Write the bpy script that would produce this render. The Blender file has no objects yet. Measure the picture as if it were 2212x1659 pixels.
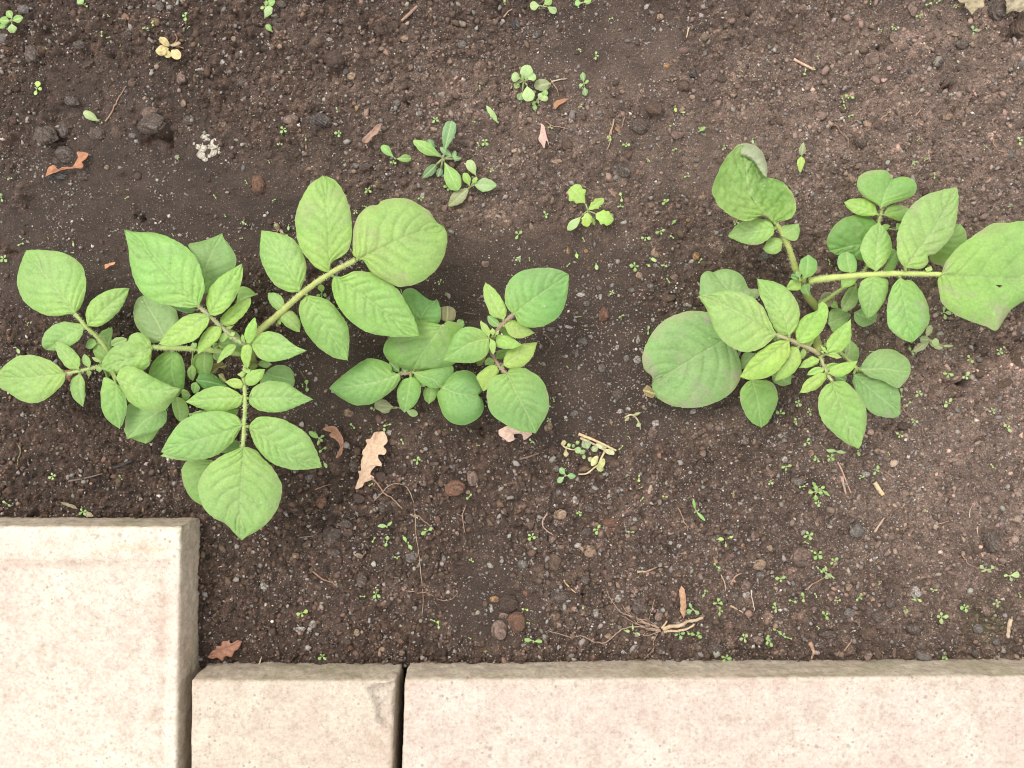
import bpy, math, random
import numpy as np
from mathutils import Vector

# ------------------------------------------------------------------ camera, light, exposure
SC = bpy.context.scene
S = 0.0003            # metres on the soil per reference unit (the frame is 2212 units wide)
HC = 0.52             # camera height above the soil
cam_d = bpy.data.cameras.new("camera"); cam = bpy.data.objects.new("camera", cam_d)
SC.collection.objects.link(cam); SC.camera = cam
cam.location = (0, 0, HC); cam.rotation_euler = (0, 0, 0)
cam_d.sensor_width = 36; cam_d.lens = 18 * HC / (1106 * S)
cam_d.clip_start = 0.01; cam_d.clip_end = 500
SUN_EL, SUN_AZ = 58.0, -48.0          # light comes from the upper left of the picture
w = bpy.data.worlds.new("World"); SC.world = w; w.use_nodes = True
nt = w.node_tree; bg = nt.nodes["Background"]
sky = nt.nodes.new("ShaderNodeTexSky"); sky.sky_type = 'NISHITA'; sky.sun_disc = False
sky.sun_elevation = math.radians(SUN_EL); sky.sun_rotation = math.radians(SUN_AZ)
sky.air_density = 1.0; sky.dust_density = 4.0
mx = nt.nodes.new("ShaderNodeMixRGB"); mx.inputs[0].default_value = 0.8     # cloud cover: mostly white overcast
mx.inputs[2].default_value = (7.6, 7.3, 6.9, 1)
nt.links.new(sky.outputs[0], mx.inputs[1]); nt.links.new(mx.outputs[0], bg.inputs[0])
bg.inputs[1].default_value = 0.145
sl = bpy.data.lights.new("sun", 'SUN'); so = bpy.data.objects.new("sun", sl); SC.collection.objects.link(so)
sl.energy = 1.3; sl.angle = math.radians(22); sl.color = (1.0, 0.95, 0.88)
so.rotation_euler = (math.radians(90 - SUN_EL), 0, math.radians(180 - SUN_AZ - 0) )
so.rotation_euler = Vector((-math.sin(math.radians(SUN_AZ)) * math.cos(math.radians(SUN_EL)),
                            -math.cos(math.radians(SUN_AZ)) * math.cos(math.radians(SUN_EL)),
                            -math.sin(math.radians(SUN_EL)))).to_track_quat('-Z', 'Y').to_euler()
SC.view_settings.view_transform = 'Standard'; SC.view_settings.look = 'None'
SC.view_settings.exposure = 1.03; SC.view_settings.gamma = 1.0
SC.render.engine = 'CYCLES'
try: SC.cycles.max_bounces = 6; SC.cycles.pixel_filter_type = 'BLACKMAN_HARRIS'; SC.cycles.filter_width = 1.05
except Exception: pass

random.seed(7); RNG = np.random.default_rng(11)

# ------------------------------------------------------------------ helpers
TILES = dict(T0=(0,0,4),T1=(553,0,4),T2=(1106,0,4),T3=(1659,0,4),T4=(0,414.75,4),T5=(553,331.8,4),T6=(1106,414.75,4),
    T7=(1659,387.1,4),B0=(0,774.2,4),B1=(553,746.55,4),B2=(1106,774.2,4),B3=(1659,718.9,4),C0=(0,1106,3),C1=(553,1106,3),
    C2=(1106,1106,3),C3=(1659,1106,3),M0=(702.3,553,4),R0=(1354.9,553,4),R1=(1493.1,276.5,4),L0=(331.8,608.3,4),P=(0,0,1))
def P_(tile, x, y):
    a, b, k = TILES[tile]; return (a + x / k, b + y / k)
def U(px, py):            # survey units -> metres in the soil plane
    return np.array([(px - 1106) * S, -(py - 829.5) * S])
def UZ(px, py, z):        # the same for a point standing z above the soil
    k = S * (HC - z) / HC
    return np.array([(px - 1106) * k, -(py - 829.5) * k, z])
def _h(ix, iy, seed):
    n = (ix.astype(np.int64) * 374761393 + iy.astype(np.int64) * 668265263 + seed * 1442695041) & 0xffffffff
    n = ((n ^ (n >> 13)) * 1274126177) & 0xffffffff
    n = (n ^ (n >> 16)) & 0xffffffff
    return n.astype(np.float64) / 4294967295.0
def vn(x, y, seed=0):
    x = np.asarray(x, float); y = np.asarray(y, float)
    ix = np.floor(x); iy = np.floor(y); fx = x - ix; fy = y - iy
    fx = fx * fx * (3 - 2 * fx); fy = fy * fy * (3 - 2 * fy)
    a = _h(ix, iy, seed); b = _h(ix + 1, iy, seed); c = _h(ix, iy + 1, seed); d = _h(ix + 1, iy + 1, seed)
    return (a * (1 - fx) + b * fx) * (1 - fy) + (c * (1 - fx) + d * fx) * fy
def fbm(x, y, seed=0, o=4):
    s = 0; a = 0.5
    for k in range(o):
        s = s + a * (vn(x, y, seed + k * 17) - 0.5) * 2; x = x * 2.03 + 5.1; y = y * 2.03 + 9.7; a *= 0.5
    return s

def new_mesh(name, V, F, mat, parent=None, org=(0, 0, 0), col=None, smooth=True):
    """V (n,3) world coords, F list/array of faces (tri or quad arrays may be mixed in a list)."""
    V = np.asarray(V, float) - np.asarray(org, float)
    me = bpy.data.meshes.new(name)
    if not isinstance(F, list): F = [F]
    F = [np.asarray(f, np.int64) for f in F if len(f)]
    nl = sum(f.size for f in F); nf = sum(len(f) for f in F)
    me.vertices.add(len(V)); me.vertices.foreach_set("co", V.astype(np.float32).ravel())
    me.loops.add(nl); me.loops.foreach_set("vertex_index", np.concatenate([f.ravel() for f in F]).astype(np.int32))
    me.polygons.add(nf)
    sizes = np.concatenate([np.full(len(f), f.shape[1]) for f in F])
    starts = np.concatenate([[0], np.cumsum(sizes)[:-1]]).astype(np.int32)
    me.polygons.foreach_set("loop_start", starts)
    if smooth: me.polygons.foreach_set("use_smooth", np.ones(nf, bool))
    me.update(calc_edges=True)
    if col is not None:
        at = me.color_attributes.new("Col", 'FLOAT_COLOR', 'POINT')
        c = np.ones((len(V), 4), np.float32); c[:, :3] = col; at.data.foreach_set("color", c.ravel())
    me.materials.append(mat)
    o = bpy.data.objects.new(name, me); SC.collection.objects.link(o)
    if parent is not None: o.parent = parent
    else: o.location = tuple(org)
    return o
def thing(name, org, label, cat, group=None):
    o = bpy.data.objects.new(name, None); SC.collection.objects.link(o); o.location = tuple(org)
    o.empty_display_size = 0.01
    o['label'] = label; o['category'] = cat
    if group: o['group'] = group
    return o
def tag(o, label, cat, group=None):
    o['label'] = label; o['category'] = cat
    if group: o['group'] = group
    return o

def cr(pts, n):
    """smooth curve through pts resampled to n+1 points by arc length"""
    p = np.asarray(pts, float)
    if len(p) == 2:
        t = np.linspace(0, 1, n + 1)[:, None]; return p[0] * (1 - t) + p[1] * t
    q = np.vstack([2 * p[0] - p[1], p, 2 * p[-1] - p[-2]]); out = []
    for i in range(1, len(q) - 2):
        for t in np.linspace(0, 1, 12, endpoint=False):
            out.append(0.5 * ((2 * q[i]) + (-q[i-1] + q[i+1]) * t + (2*q[i-1] - 5*q[i] + 4*q[i+1] - q[i+2]) * t*t
                       + (-q[i-1] + 3*q[i] - 3*q[i+1] + q[i+2]) * t**3))
    out.append(q[-2]); out = np.array(out)
    d = np.concatenate([[0], np.cumsum(np.linalg.norm(np.diff(out, axis=0), axis=1))])
    s = np.linspace(0, d[-1], n + 1)
    return np.stack([np.interp(s, d, out[:, k]) for k in range(out.shape[1])], 1)

# ------------------------------------------------------------------ materials
def mat_new(name):
    m = bpy.data.materials.new(name); m.use_nodes = True
    nt = m.node_tree; return m, nt, nt.nodes["Principled BSDF"], nt.nodes["Material Output"]
def N(nt, t, **kw):
    n = nt.nodes.new(t)
    for k, v in kw.items():
        if isinstance(k, str) and hasattr(n, k): setattr(n, k, v)
    return n
def noise(nt, scale, detail=4, rough=0.6, vec=None):
    n = N(nt, "ShaderNodeTexNoise"); n.inputs["Scale"].default_value = scale
    n.inputs["Detail"].default_value = detail; n.inputs["Roughness"].default_value = rough
    if vec: nt.links.new(vec, n.inputs["Vector"])
    return n
def ramp(nt, src, stops):
    r = N(nt, "ShaderNodeValToRGB"); e = r.color_ramp.elements
    e[0].position, e[0].color = stops[0][0], (*stops[0][1], 1); e[1].position, e[1].color = stops[-1][0], (*stops[-1][1], 1)
    for p, c in stops[1:-1]:
        x = e.new(p); x.color = (*c, 1)
    nt.links.new(src, r.inputs[0]); return r
def mul(nt, a, b, blend='MULTIPLY', f=1.0):
    m = N(nt, "ShaderNodeMixRGB"); m.blend_type = blend
    if isinstance(f, float): m.inputs[0].default_value = f
    else: nt.links.new(f, m.inputs[0])
    for i, s in ((1, a), (2, b)):
        if isinstance(s, tuple): m.inputs[i].default_value = (*s, 1)
        else: nt.links.new(s, m.inputs[i])
    return m.outputs[0]
def bump(nt, h, strength, dist, prev=None):
    b = N(nt, "ShaderNodeBump"); b.inputs["Strength"].default_value = strength; b.inputs["Distance"].default_value = dist
    nt.links.new(h, b.inputs["Height"])
    if prev: nt.links.new(prev, b.inputs["Normal"])
    return b.outputs[0]
def geo_pos(nt):
    return N(nt, "ShaderNodeNewGeometry").outputs["Position"]

def attr_mat(name, rough=0.8, nscale=900, namp=(0.7, 1.25), bs=0.5, bd=0.0004, spec=0.3, transl=0.0, bscale=None):
    m, nt, P, O = mat_new(name); pos = geo_pos(nt)
    a = N(nt, "ShaderNodeAttribute"); a.attribute_name = "Col"
    n = noise(nt, nscale, 4, 0.65, pos)
    r = ramp(nt, n.outputs["Fac"], [(0.3, (namp[0],)*3), (0.7, (namp[1],)*3)])
    c = mul(nt, a.outputs["Color"], r.outputs[0])
    nt.links.new(c, P.inputs["Base Color"]); P.inputs["Roughness"].default_value = rough
    P.inputs["Specular IOR Level"].default_value = spec
    n2 = noise(nt, bscale or nscale * 1.5, 3, 0.6, pos)
    b = bump(nt, n2.outputs["Fac"], bs, bd); nt.links.new(b, P.inputs["Normal"])
    if transl:
        t = N(nt, "ShaderNodeBsdfTranslucent"); ms = N(nt, "ShaderNodeMixShader"); ms.inputs[0].default_value = transl
        nt.links.new(mul(nt, c, (1.25, 1.15, 0.5)), t.inputs["Color"])
        nt.links.new(P.outputs[0], ms.inputs[1]); nt.links.new(t.outputs[0], ms.inputs[2]); nt.links.new(ms.outputs[0], O.inputs[0])
    return m
M_LEAF = attr_mat("leaf", 0.50, 700, (0.88, 1.12), 0.5, 0.0005, 0.5, 0.33, 1300)
M_SEED = attr_mat("seedling_leaf", 0.5, 900, (0.88, 1.1), 0.2, 0.0003, 0.4, 0.25)
M_STALK = attr_mat("stalk", 0.6, 1200, (0.82, 1.15), 0.4, 0.0003, 0.35)
M_DRY = attr_mat("dry_leaf", 0.75, 500, (0.78, 1.15), 0.7, 0.0008, 0.2, 0.1)
M_STONE = attr_mat("stone", 0.8, 900, (0.5, 1.5), 1.0, 0.0010, 0.3)
M_ROOT = attr_mat("root", 0.8, 900, (0.7, 1.2), 0.5, 0.0003, 0.2)
def crumb_mat():
    m = attr_mat("crumb", 0.85, 1400, (0.65, 1.3), 0.8, 0.0005, 0.25); return m
M_CRUMB = crumb_mat()

def soil_mat():
    m, nt, P, O = mat_new("soil"); pos = geo_pos(nt)
    a = N(nt, "ShaderNodeAttribute"); a.attribute_name = "Col"
    n1 = noise(nt, 120, 5, 0.7, pos); n2 = noise(nt, 1100, 4, 0.7, pos)
    c = mul(nt, a.outputs["Color"], ramp(nt, n1.outputs["Fac"], [(0.3, (0.80,)*3), (0.7, (1.2, 1.18, 1.16))]).outputs[0])
    c = mul(nt, c, ramp(nt, n2.outputs["Fac"], [(0.36, (0.55,)*3), (0.52, (0.95,)*3), (0.66, (1.75, 1.68, 1.6))]).outputs[0])
    # fine pale mineral grains
    v = N(nt, "ShaderNodeTexVoronoi"); v.inputs["Scale"].default_value = 900; nt.links.new(pos, v.inputs["Vector"])
    g = ramp(nt, v.outputs["Distance"], [(0.16, (1,)*3), (0.24, (0,)*3)])
    sep = N(nt, "ShaderNodeSeparateColor"); nt.links.new(v.outputs["Color"], sep.inputs[0])
    g2 = ramp(nt, sep.outputs[0], [(0.74, (0,)*3), (0.80, (1,)*3)])
    f = N(nt, "ShaderNodeMath"); f.operation = 'MULTIPLY'; nt.links.new(g.outputs[0], f.inputs[0]); nt.links.new(g2.outputs[0], f.inputs[1])
    gc = ramp(nt, sep.outputs[1], [(0.0, (0.18, 0.12, 0.08)), (0.5, (0.20, 0.165, 0.14)), (1.0, (0.34, 0.31, 0.28))])
    c = mul(nt, c, gc.outputs[0], 'MIX', f.outputs[0])
    nt.links.new(c, P.inputs["Base Color"]); P.inputs["Roughness"].default_value = 0.72
    P.inputs["Specular IOR Level"].default_value = 0.35
    b = bump(nt, n2.outputs["Fac"], 1.0, 0.0014); b = bump(nt, n1.outputs["Fac"], 0.6, 0.002, b)
    b = bump(nt, f.outputs[0], 0.6, 0.0004, b)
    nt.links.new(b, P.inputs["Normal"]); return m
M_SOIL = soil_mat()
# ------------------------------------------------------------------ soil: one sheet, fine in view, coarse to the horizon
STEP = 0.0007
core_x = np.arange(-0.400, 0.4001, STEP); core_y = np.arange(-0.310, 0.3001, STEP)
ext = np.array([0.02, 0.06, 0.12, 0.25, 0.5, 1, 2, 5, 12, 30, 80])
GX = np.concatenate([core_x[0] - ext[::-1], core_x, core_x[-1] + ext])
GY = np.concatenate([core_y[0] - ext[::-1], core_y, core_y[-1] + ext])
X, Y = np.meshgrid(GX, GY)
PX = X / S + 1106; PY = -Y / S + 829.5
def blob(px, py, cx, cy, rx, ry):
    return np.exp(-((px - cx) / rx) ** 2 - ((py - cy) / ry) ** 2)
SMOOTH = [(180, 500, 330, 150, 1.1), (560, 420, 300, 110, .5), (1120, 640, 260, 130, 1.2), (1280, 800, 170, 120, 1.2), (700, 800, 110, 110, 1.),
          (1300, 100, 190, 130, .9), (250, 250, 260, 160, .45), (1450, 330, 200, 120, .5), (2050, 60, 150, 60, .5), (1050, 1260, 90, 90, .6), (1075, 1330, 90, 60, 1.1), (1330, 1130, 60, 40, .4), (1450, 870, 200, 60, .5),
          (600, 480, 200, 60, .5), (720, 880, 200, 60, .5), (1250, 900, 260, 60, .5), (1150, 560, 300, 60, .4)]
def smoothness(px, py):
    s = 0
    for cx, cy, rx, ry, a in SMOOTH: s = s + a * blob(px, py, cx, cy, rx, ry)
    s = s * 1.15 + 0.40 * fbm(px / 110, py / 80, 51, 4) + .05; s = np.clip(s, 0, 1); return s * s * (3 - 2 * s)
def redness(px, py):
    s = 0.95 * blob(px, py, 2150, 500, 420, 900) + .75 * blob(px, py, 1750, 250, 500, 260) + .55 * blob(px, py, 1150, 350, 380, 230) \
        + .35 * blob(px, py, 1500, 1250, 500, 350) + .9 * blob(px, py, 2150, 900, 260, 300) + .3 * blob(px, py, 900, 250, 250, 250)
    return np.clip(s + 0.3 * fbm(px / 90, py / 90, 77, 4), 0, 1)
SM = smoothness(PX, PY); RD = redness(PX, PY)
inview = (np.abs(X) < 0.42) & (np.abs(Y) < 0.33)
Z = 0.0030 * fbm(X / 0.09, Y / 0.09, 3, 3)
Z += 0.0013 * fbm(X / 0.018 + 0.3 * fbm(X / .03, Y / .03, 90, 2), Y / 0.018, 5, 3) * (1 - 0.75 * SM)
rg = (1 - 0.86 * SM)
Z += np.where(inview, 0.00085 * (1 - np.abs(fbm(X / 0.0065, Y / 0.0065, 9, 3)) * 2.2) * rg, 0)
Z += np.where(inview, 0.00050 * fbm(X / 0.0030, Y / 0.0030, 13, 2) * (0.25 + rg), 0)
def worley(x, y, seed):
    ix = np.floor(x); iy = np.floor(y); F1 = np.full(x.shape, 9.); idc = np.zeros(x.shape)
    for a in (-1, 0, 1):
        for b in (-1, 0, 1):
            cx = ix + a; cy = iy + b
            d = np.hypot(cx + .15 + .7 * _h(cx, cy, seed) - x, cy + .15 + .7 * _h(cx, cy, seed + 1) - y)
            m = d < F1; F1 = np.where(m, d, F1); idc = np.where(m, _h(cx, cy, seed + 2), idc)
    return F1, idc
sl_ = np.ix_(np.arange(oi_ := len(ext), len(GY) - oi_), np.arange(oi_, len(GX) - oi_))
xs_, ys_ = X[sl_], Y[sl_]; rg_ = rg[sl_]; rd_ = RD[sl_]; WC = np.ones(xs_.shape)
wx = xs_ + .0012 * fbm(xs_ / .004, ys_ / .004, 101, 2); wy = ys_ + .0012 * fbm(xs_ / .004, ys_ / .004, 102, 2)
for cs, amp, sd_, th_ in ((.0085, .0030, 201, .55), (.0042, .0017, 211, .30), (.0022, .0009, 221, .15)):
    F1, idc = worley(wx / cs, wy / cs, sd_)
    on = np.clip((idc - th_) * 6, 0, 1) * np.clip(rg_ * 1.3 - .1, .06, 1) * (1 - .35 * rd_ * (cs > .004))
    Z[sl_] += amp * on * (np.sqrt(np.clip(1 - (F1 / .62) ** 2, 0, 1)) - .3)
    WC *= 1 + on * .5 * (np.modf(idc * 37.7)[0] - .35)
Z += np.where(inview, SM * (.0011 * fbm(X / .009, Y / .006, 301, 3) + .0006 * (1 - np.abs(fbm(X / .012, Y / .007, 305, 3)) * 2)), 0)
# clods and crumbs raised out of the surface
x0, y0 = core_x[0], core_y[0]; oi = len(ext)
CM = np.ones(Z.shape + (3,))
def splat(cx, cy, r, hgt, seed, flat=0.6, wob=0.35):
    ix0 = int((cx - 1.5 * r - x0) / STEP) + oi; ix1 = int((cx + 1.5 * r - x0) / STEP) + oi + 1
    iy0 = int((cy - 1.5 * r - y0) / STEP) + oi; iy1 = int((cy + 1.5 * r - y0) / STEP) + oi + 1
    if ix0 < oi or iy0 < oi or ix1 >= len(GX) - oi or iy1 >= len(GY) - oi: return
    xs = X[iy0:iy1, ix0:ix1] - cx; ys = Y[iy0:iy1, ix0:ix1] - cy
    d = np.sqrt(xs ** 2 + ys ** 2) / r
    an = np.arctan2(ys, xs)
    k = 1 + wob * (np.sin(an * 2 + seed) * .5 + np.sin(an * 3 + seed * 2.3) * .35 + np.sin(an * 5 + seed * 4.1) * .25)
    d = d / k
    b = np.clip(1 - d ** 2, 0, None) ** flat
    Z[iy0:iy1, ix0:ix1] += hgt * b
    q = np.clip(b * 2.5, 0, 1)[..., None] * .8; rnd = random.random() ** 2
    CM[iy0:iy1, ix0:ix1] = CM[iy0:iy1, ix0:ix1] * (1 - q) + (np.array([.98, .97, .97]) + rnd * np.array([1.2, 1.15, 1.15])) * q
for i in range(15000):
    px = random.uniform(-120, 2330); py = random.uniform(-60, 1500)
    if random.random() < float(smoothness(px, py)) * 1.1 or random.random() < .55 * float(redness(px, py)): continue
    r = 0.0009 * (random.random() + 0.02) ** -0.42
    r = min(r, 0.0058)
    c = U(px, py); splat(c[0], c[1], r, r * random.uniform(.35, .75), random.uniform(0, 6.28), random.uniform(.4, .8))
for t, x, y, r in [('T0',1880,800,26),('T0',1300,1020,30),('T1',1090,260,22),('T1',690,540,22),('T2',1215,960,26),('T7',2150,1290,34),('T3',1960,130,36),('T3',2170,160,34),
                   ('B3',1700,420,46),('B3',1850,320,38),('B3',1500,450,36),('T3',1220,400,34),('T0',420,1100,26),('B3',2080,330,40),('T0',60,1200,24),('T4',180,60,22)]:
    p = P_(t, x, y); c = U(*p); splat(c[0], c[1], r * S, 0.004, x * .1, .8, .5)
    for k in range(26):
        c2 = c + RNG.normal(0, r * S * .8, 2); splat(c2[0], c2[1], RNG.uniform(.0008, .0025), RNG.uniform(.0005, .0015), k)
for t, x, y, r, hh in [('B3',1600,430,14,-.006),('B3',1510,445,13,-.005),('B3',1420,470,12,-.004),('B3',1680,415,12,-.005),('T3',955,385,10,-.004),('T3',990,425,9,-.004),('T3',1500,750,9,-.006),('T3',1580,775,9,-.006),
    ('T3',1720,820,10,-.004),('T0',1440,1190,16,-.005),('T0',1330,1215,14,-.004),('T0',560,1215,12,-.005),('T0',360,540,10,-.004),('T4',1230,215,8,-.004),('T4',1190,180,6,-.003),('B3',1030,795,9,-.005),('B3',1130,830,8,-.005),
    ('B3',1850,200,14,-.005),('B3',2130,120,18,-.006),('T3',2120,300,14,-.005),('T7',2010,1380,12,-.005),('B1',1935,740,10,-.004),('C2',450,540,8,-.003),('T1',1310,880,9,-.004),('T1',600,600,10,-.003),('T4',80,530,14,-.004),('T2',900,840,7,-.003)]:
    p = P_(t, x, y); c = U(*p)
    for k in range(5):
        c2 = c + RNG.normal(0, r * S * .7, 2); splat(c2[0], c2[1], r * S * random.uniform(.4, .9), hh * .55, k + x, .7, .6)
# trenches under and between the kerb slabs
pav = (PY > 1136) & (PX < 418) | (PY > 1446)
Z = np.where(pav, Z * 0.2 - 0.030, Z)
near = np.clip((1446 - PY) / 40, 0, 1)
near2 = np.where(PX < 440, np.clip(np.maximum((1130 - PY), (PX - 418)) / 30, 0, 1), 1)
Z = np.where(pav, Z, Z - 0.0035 * (1 - near) - 0.003 * (1 - near2))
base = np.array([0.041, 0.0258, 0.0183]); red = np.array([0.120, 0.0855, 0.0685])
wet = np.array([0.0405, 0.0275, 0.0210])
C = base * (1 - RD[..., None]) + red * RD[..., None]
C = C * (1 - 0.7 * (SM * (1 - RD))[..., None]) + wet * (0.7 * (SM * (1 - RD))[..., None])
C *= CM; C[sl_] *= WC[..., None]; C *= (1 + 0.35 * fbm(PX / 40, PY / 40, 33, 4))[..., None]
dm = np.clip(blob(PX, PY, 2130, 1340, 40, 40) * 1.2, 0, 1)[..., None]; C = C * (1 - .5 * dm) + np.array([.05, .05, .012]) * .5 * dm
rm = np.clip(blob(PX, PY, 1312, 1132, 20, 14) * 1.2, 0, 1)[..., None]; C = C * (1 - .6 * rm) + np.array([.13, .05, .03]) * .6 * rm
ny, nx = X.shape
idx = np.arange(ny * nx).reshape(ny, nx)
F = np.stack([idx[:-1, :-1], idx[:-1, 1:], idx[1:, 1:], idx[1:, :-1]], -1).reshape(-1, 4)
soil = new_mesh("soil", np.stack([X, Y, Z], -1).reshape(-1, 3), F, M_SOIL, col=C.reshape(-1, 3)); soil['kind'] = 'structure'
def ground(x, y):
    fx = (np.clip(x, core_x[0] + .001, core_x[-1] - .001) - x0) / STEP + oi; fy = (np.clip(y, core_y[0] + .001, core_y[-1] - .001) - y0) / STEP + oi
    ix = np.floor(fx).astype(int); iy = np.floor(fy).astype(int); ax = fx - ix; ay = fy - iy
    return (Z[iy, ix] * (1 - ax) + Z[iy, ix + 1] * ax) * (1 - ay) + (Z[iy + 1, ix] * (1 - ax) + Z[iy + 1, ix + 1] * ax) * ay

# ------------------------------------------------------------------ loose grit and crumbs nobody could count
def ico():
    t = (1 + 5 ** .5) / 2
    v = np.array([(-1,t,0),(1,t,0),(-1,-t,0),(1,-t,0),(0,-1,t),(0,1,t),(0,-1,-t),(0,1,-t),(t,0,-1),(t,0,1),(-t,0,-1),(-t,0,1)], float)
    v /= np.linalg.norm(v[0])
    f = np.array([(0,11,5),(0,5,1),(0,1,7),(0,7,10),(0,10,11),(1,5,9),(5,11,4),(11,10,2),(10,7,6),(7,1,8),(3,9,4),(3,4,2),(3,2,6),(3,6,8),(3,8,9),(4,9,5),(2,4,11),(6,2,10),(8,6,7),(9,8,1)])
    return v, f
OCT = (np.array([(1,0,0),(0,1,0),(-1,0,0),(0,-1,0),(0,0,1),(0,0,-1)], float),
       np.array([(0,1,4),(1,2,4),(2,3,4),(3,0,4),(1,0,5),(2,1,5),(3,2,5),(0,3,5)]))
ICO = ico()
PAL = {'tan': (.25,.18,.13), 'pink': (.20,.15,.125), 'grey': (.17,.155,.145), 'white': (.42,.38,.34), 'brown': (.085,.058,.043),
       'dark': (.050,.038,.032), 'orange': (.24,.13,.07), 'soil': (.052,.033,.0245), 'redsoil': (.10,.066,.048), 'grit': (.20, .18, .16), 'black': (.02,.018,.018)}
def local_col(px, py):
    fx = ((px - 1106) * S - x0) / STEP + oi; fy = (-(py - 829.5) * S - y0) / STEP + oi
    return C[np.clip(fy, 0, ny - 1).astype(int), np.clip(fx, 0, nx - 1).astype(int)]
def scatter(name, n, rmin, rmax, pw, weights, shape, seed, dens=None, label=None, sink=.25):
    rng = np.random.default_rng(seed)
    px = rng.uniform(-90, 2300, n * 3); py = rng.uniform(-70, 1443, n * 3)
    keep = ~((px < 428) & (py > 1118))
    if dens is not None: keep &= rng.random(n * 3) < dens(px, py)
    px, py = px[keep][:n], py[keep][:n]; n = len(px)
    r = rmin * (1 - rng.random(n) * (1 - (rmin / rmax) ** pw)) ** (-1 / pw)
    v, f = shape; k = len(v)
    names = list(weights); ww = np.array([weights[c] for c in names], float)
    ci = rng.choice(len(names), n, p=ww / ww.sum())
    cols = np.array([PAL[c] for c in names])[ci] * rng.uniform(.65, 1.3, (n, 1)) * rng.uniform(.93, 1.07, (n, 3))
    soi = np.isin(np.array(names)[ci], ['soil', 'dark', 'redsoil']); lc = local_col(px, py) * rng.uniform(.95, 2.1, (n, 1)) * rng.uniform(.95, 1.05, (n, 3)); cols = np.where(soi[:, None], lc, cols)
    a = rng.uniform(0, 6.28, n); sx = rng.uniform(.7, 1.35, n); sz = rng.uniform(.35, .75, n)
    V = v[None] * (1 + rng.uniform(-.42, .38, (n, k, 1)))
    tl = rng.uniform(-.5, .5, n)
    xx = V[..., 0] * sx[:, None]; yy = V[..., 1] / sx[:, None]; zz = V[..., 2] * sz[:, None]
    zz, yy = zz * np.cos(tl)[:, None] - yy * np.sin(tl)[:, None], zz * np.sin(tl)[:, None] + yy * np.cos(tl)[:, None]
    xr = xx * np.cos(a)[:, None] - yy * np.sin(a)[:, None]; yr = xx * np.sin(a)[:, None] + yy * np.cos(a)[:, None]
    cx = (px - 1106) * S; cy = -(py - 829.5) * S; cz = ground(cx, cy) + r * sink
    W = np.stack([xr * r[:, None] + cx[:, None], yr * r[:, None] + cy[:, None], zz * r[:, None] + cz[:, None]], -1).reshape(-1, 3)
    FF = (f[None] + (np.arange(n) * k)[:, None, None]).reshape(-1, 3)
    o = new_mesh(name, W, FF, M_CRUMB, col=np.repeat(cols, k, 0), smooth=False)
    o['kind'] = 'stuff'
    if label: o['label'] = label; o['category'] = name.replace('_', ' ')
    return o
rough = lambda px, py: np.clip(1.0 - 1.0 * smoothness(px, py), .04, 1)
low = lambda px, py: np.clip(.25 + .75 * blob(px, py, 1000, 1300, 900, 330) + .4 * blob(px, py, 900, 50, 700, 200), 0, 1) * np.clip(1.05 - smoothness(px, py), .1, 1)
pale = lambda px, py: np.clip(np.clip(fbm(px / 70, py / 70, 21, 4) * 2.2, 0, 1) + 1.0 * blob(px, py, 1330, 760, 150, 130) + .8 * blob(px, py, 1650, 1000, 260, 150)
                              + .6 * blob(px, py, 1000, 350, 120, 70) + .6 * blob(px, py, 1900, 900, 250, 200) + .5 * blob(px, py, 1400, 1250, 300, 120), 0, 1)
scatter("soil_crumbs", 34000, .00045, .0022, 2.6, dict(soil=5, dark=1, redsoil=4, brown=3, grit=2), OCT, 1, rough, "fine dark crumbs of soil strewn over the whole bed")
scatter("soil_granules", 7500, .0008, .0030, 2.8, dict(soil=4, dark=1, brown=3, redsoil=3, grit=1.5), ICO, 2, low, "rounded dark brown soil granules lying across the bed")
scatter("sand_grains", 42000, .00028, .0009, 2.6, dict(tan=4, pink=4, grey=3, white=1.5, brown=5), OCT, 3, lambda x, y: .25 + .75 * redness(x, y), "sand grains sprinkled over the soil surface")
scatter("pale_grit", 20000, .00034, .0017, 2.2, dict(grey=5, white=1.5, pink=2, grit=4), OCT, 4, pale, "greyish white grit scattered in patches on the wet soil")
scatter("gravel", 4000, .0006, .0021, 2.4, dict(tan=1.6, pink=3, grey=3, grit=6, brown=6, white=.3, orange=.05, dark=4), ICO, 5, lambda x, y: .15 + .85 * low(x, y), "small mixed gravel pieces scattered over the bed")
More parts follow.
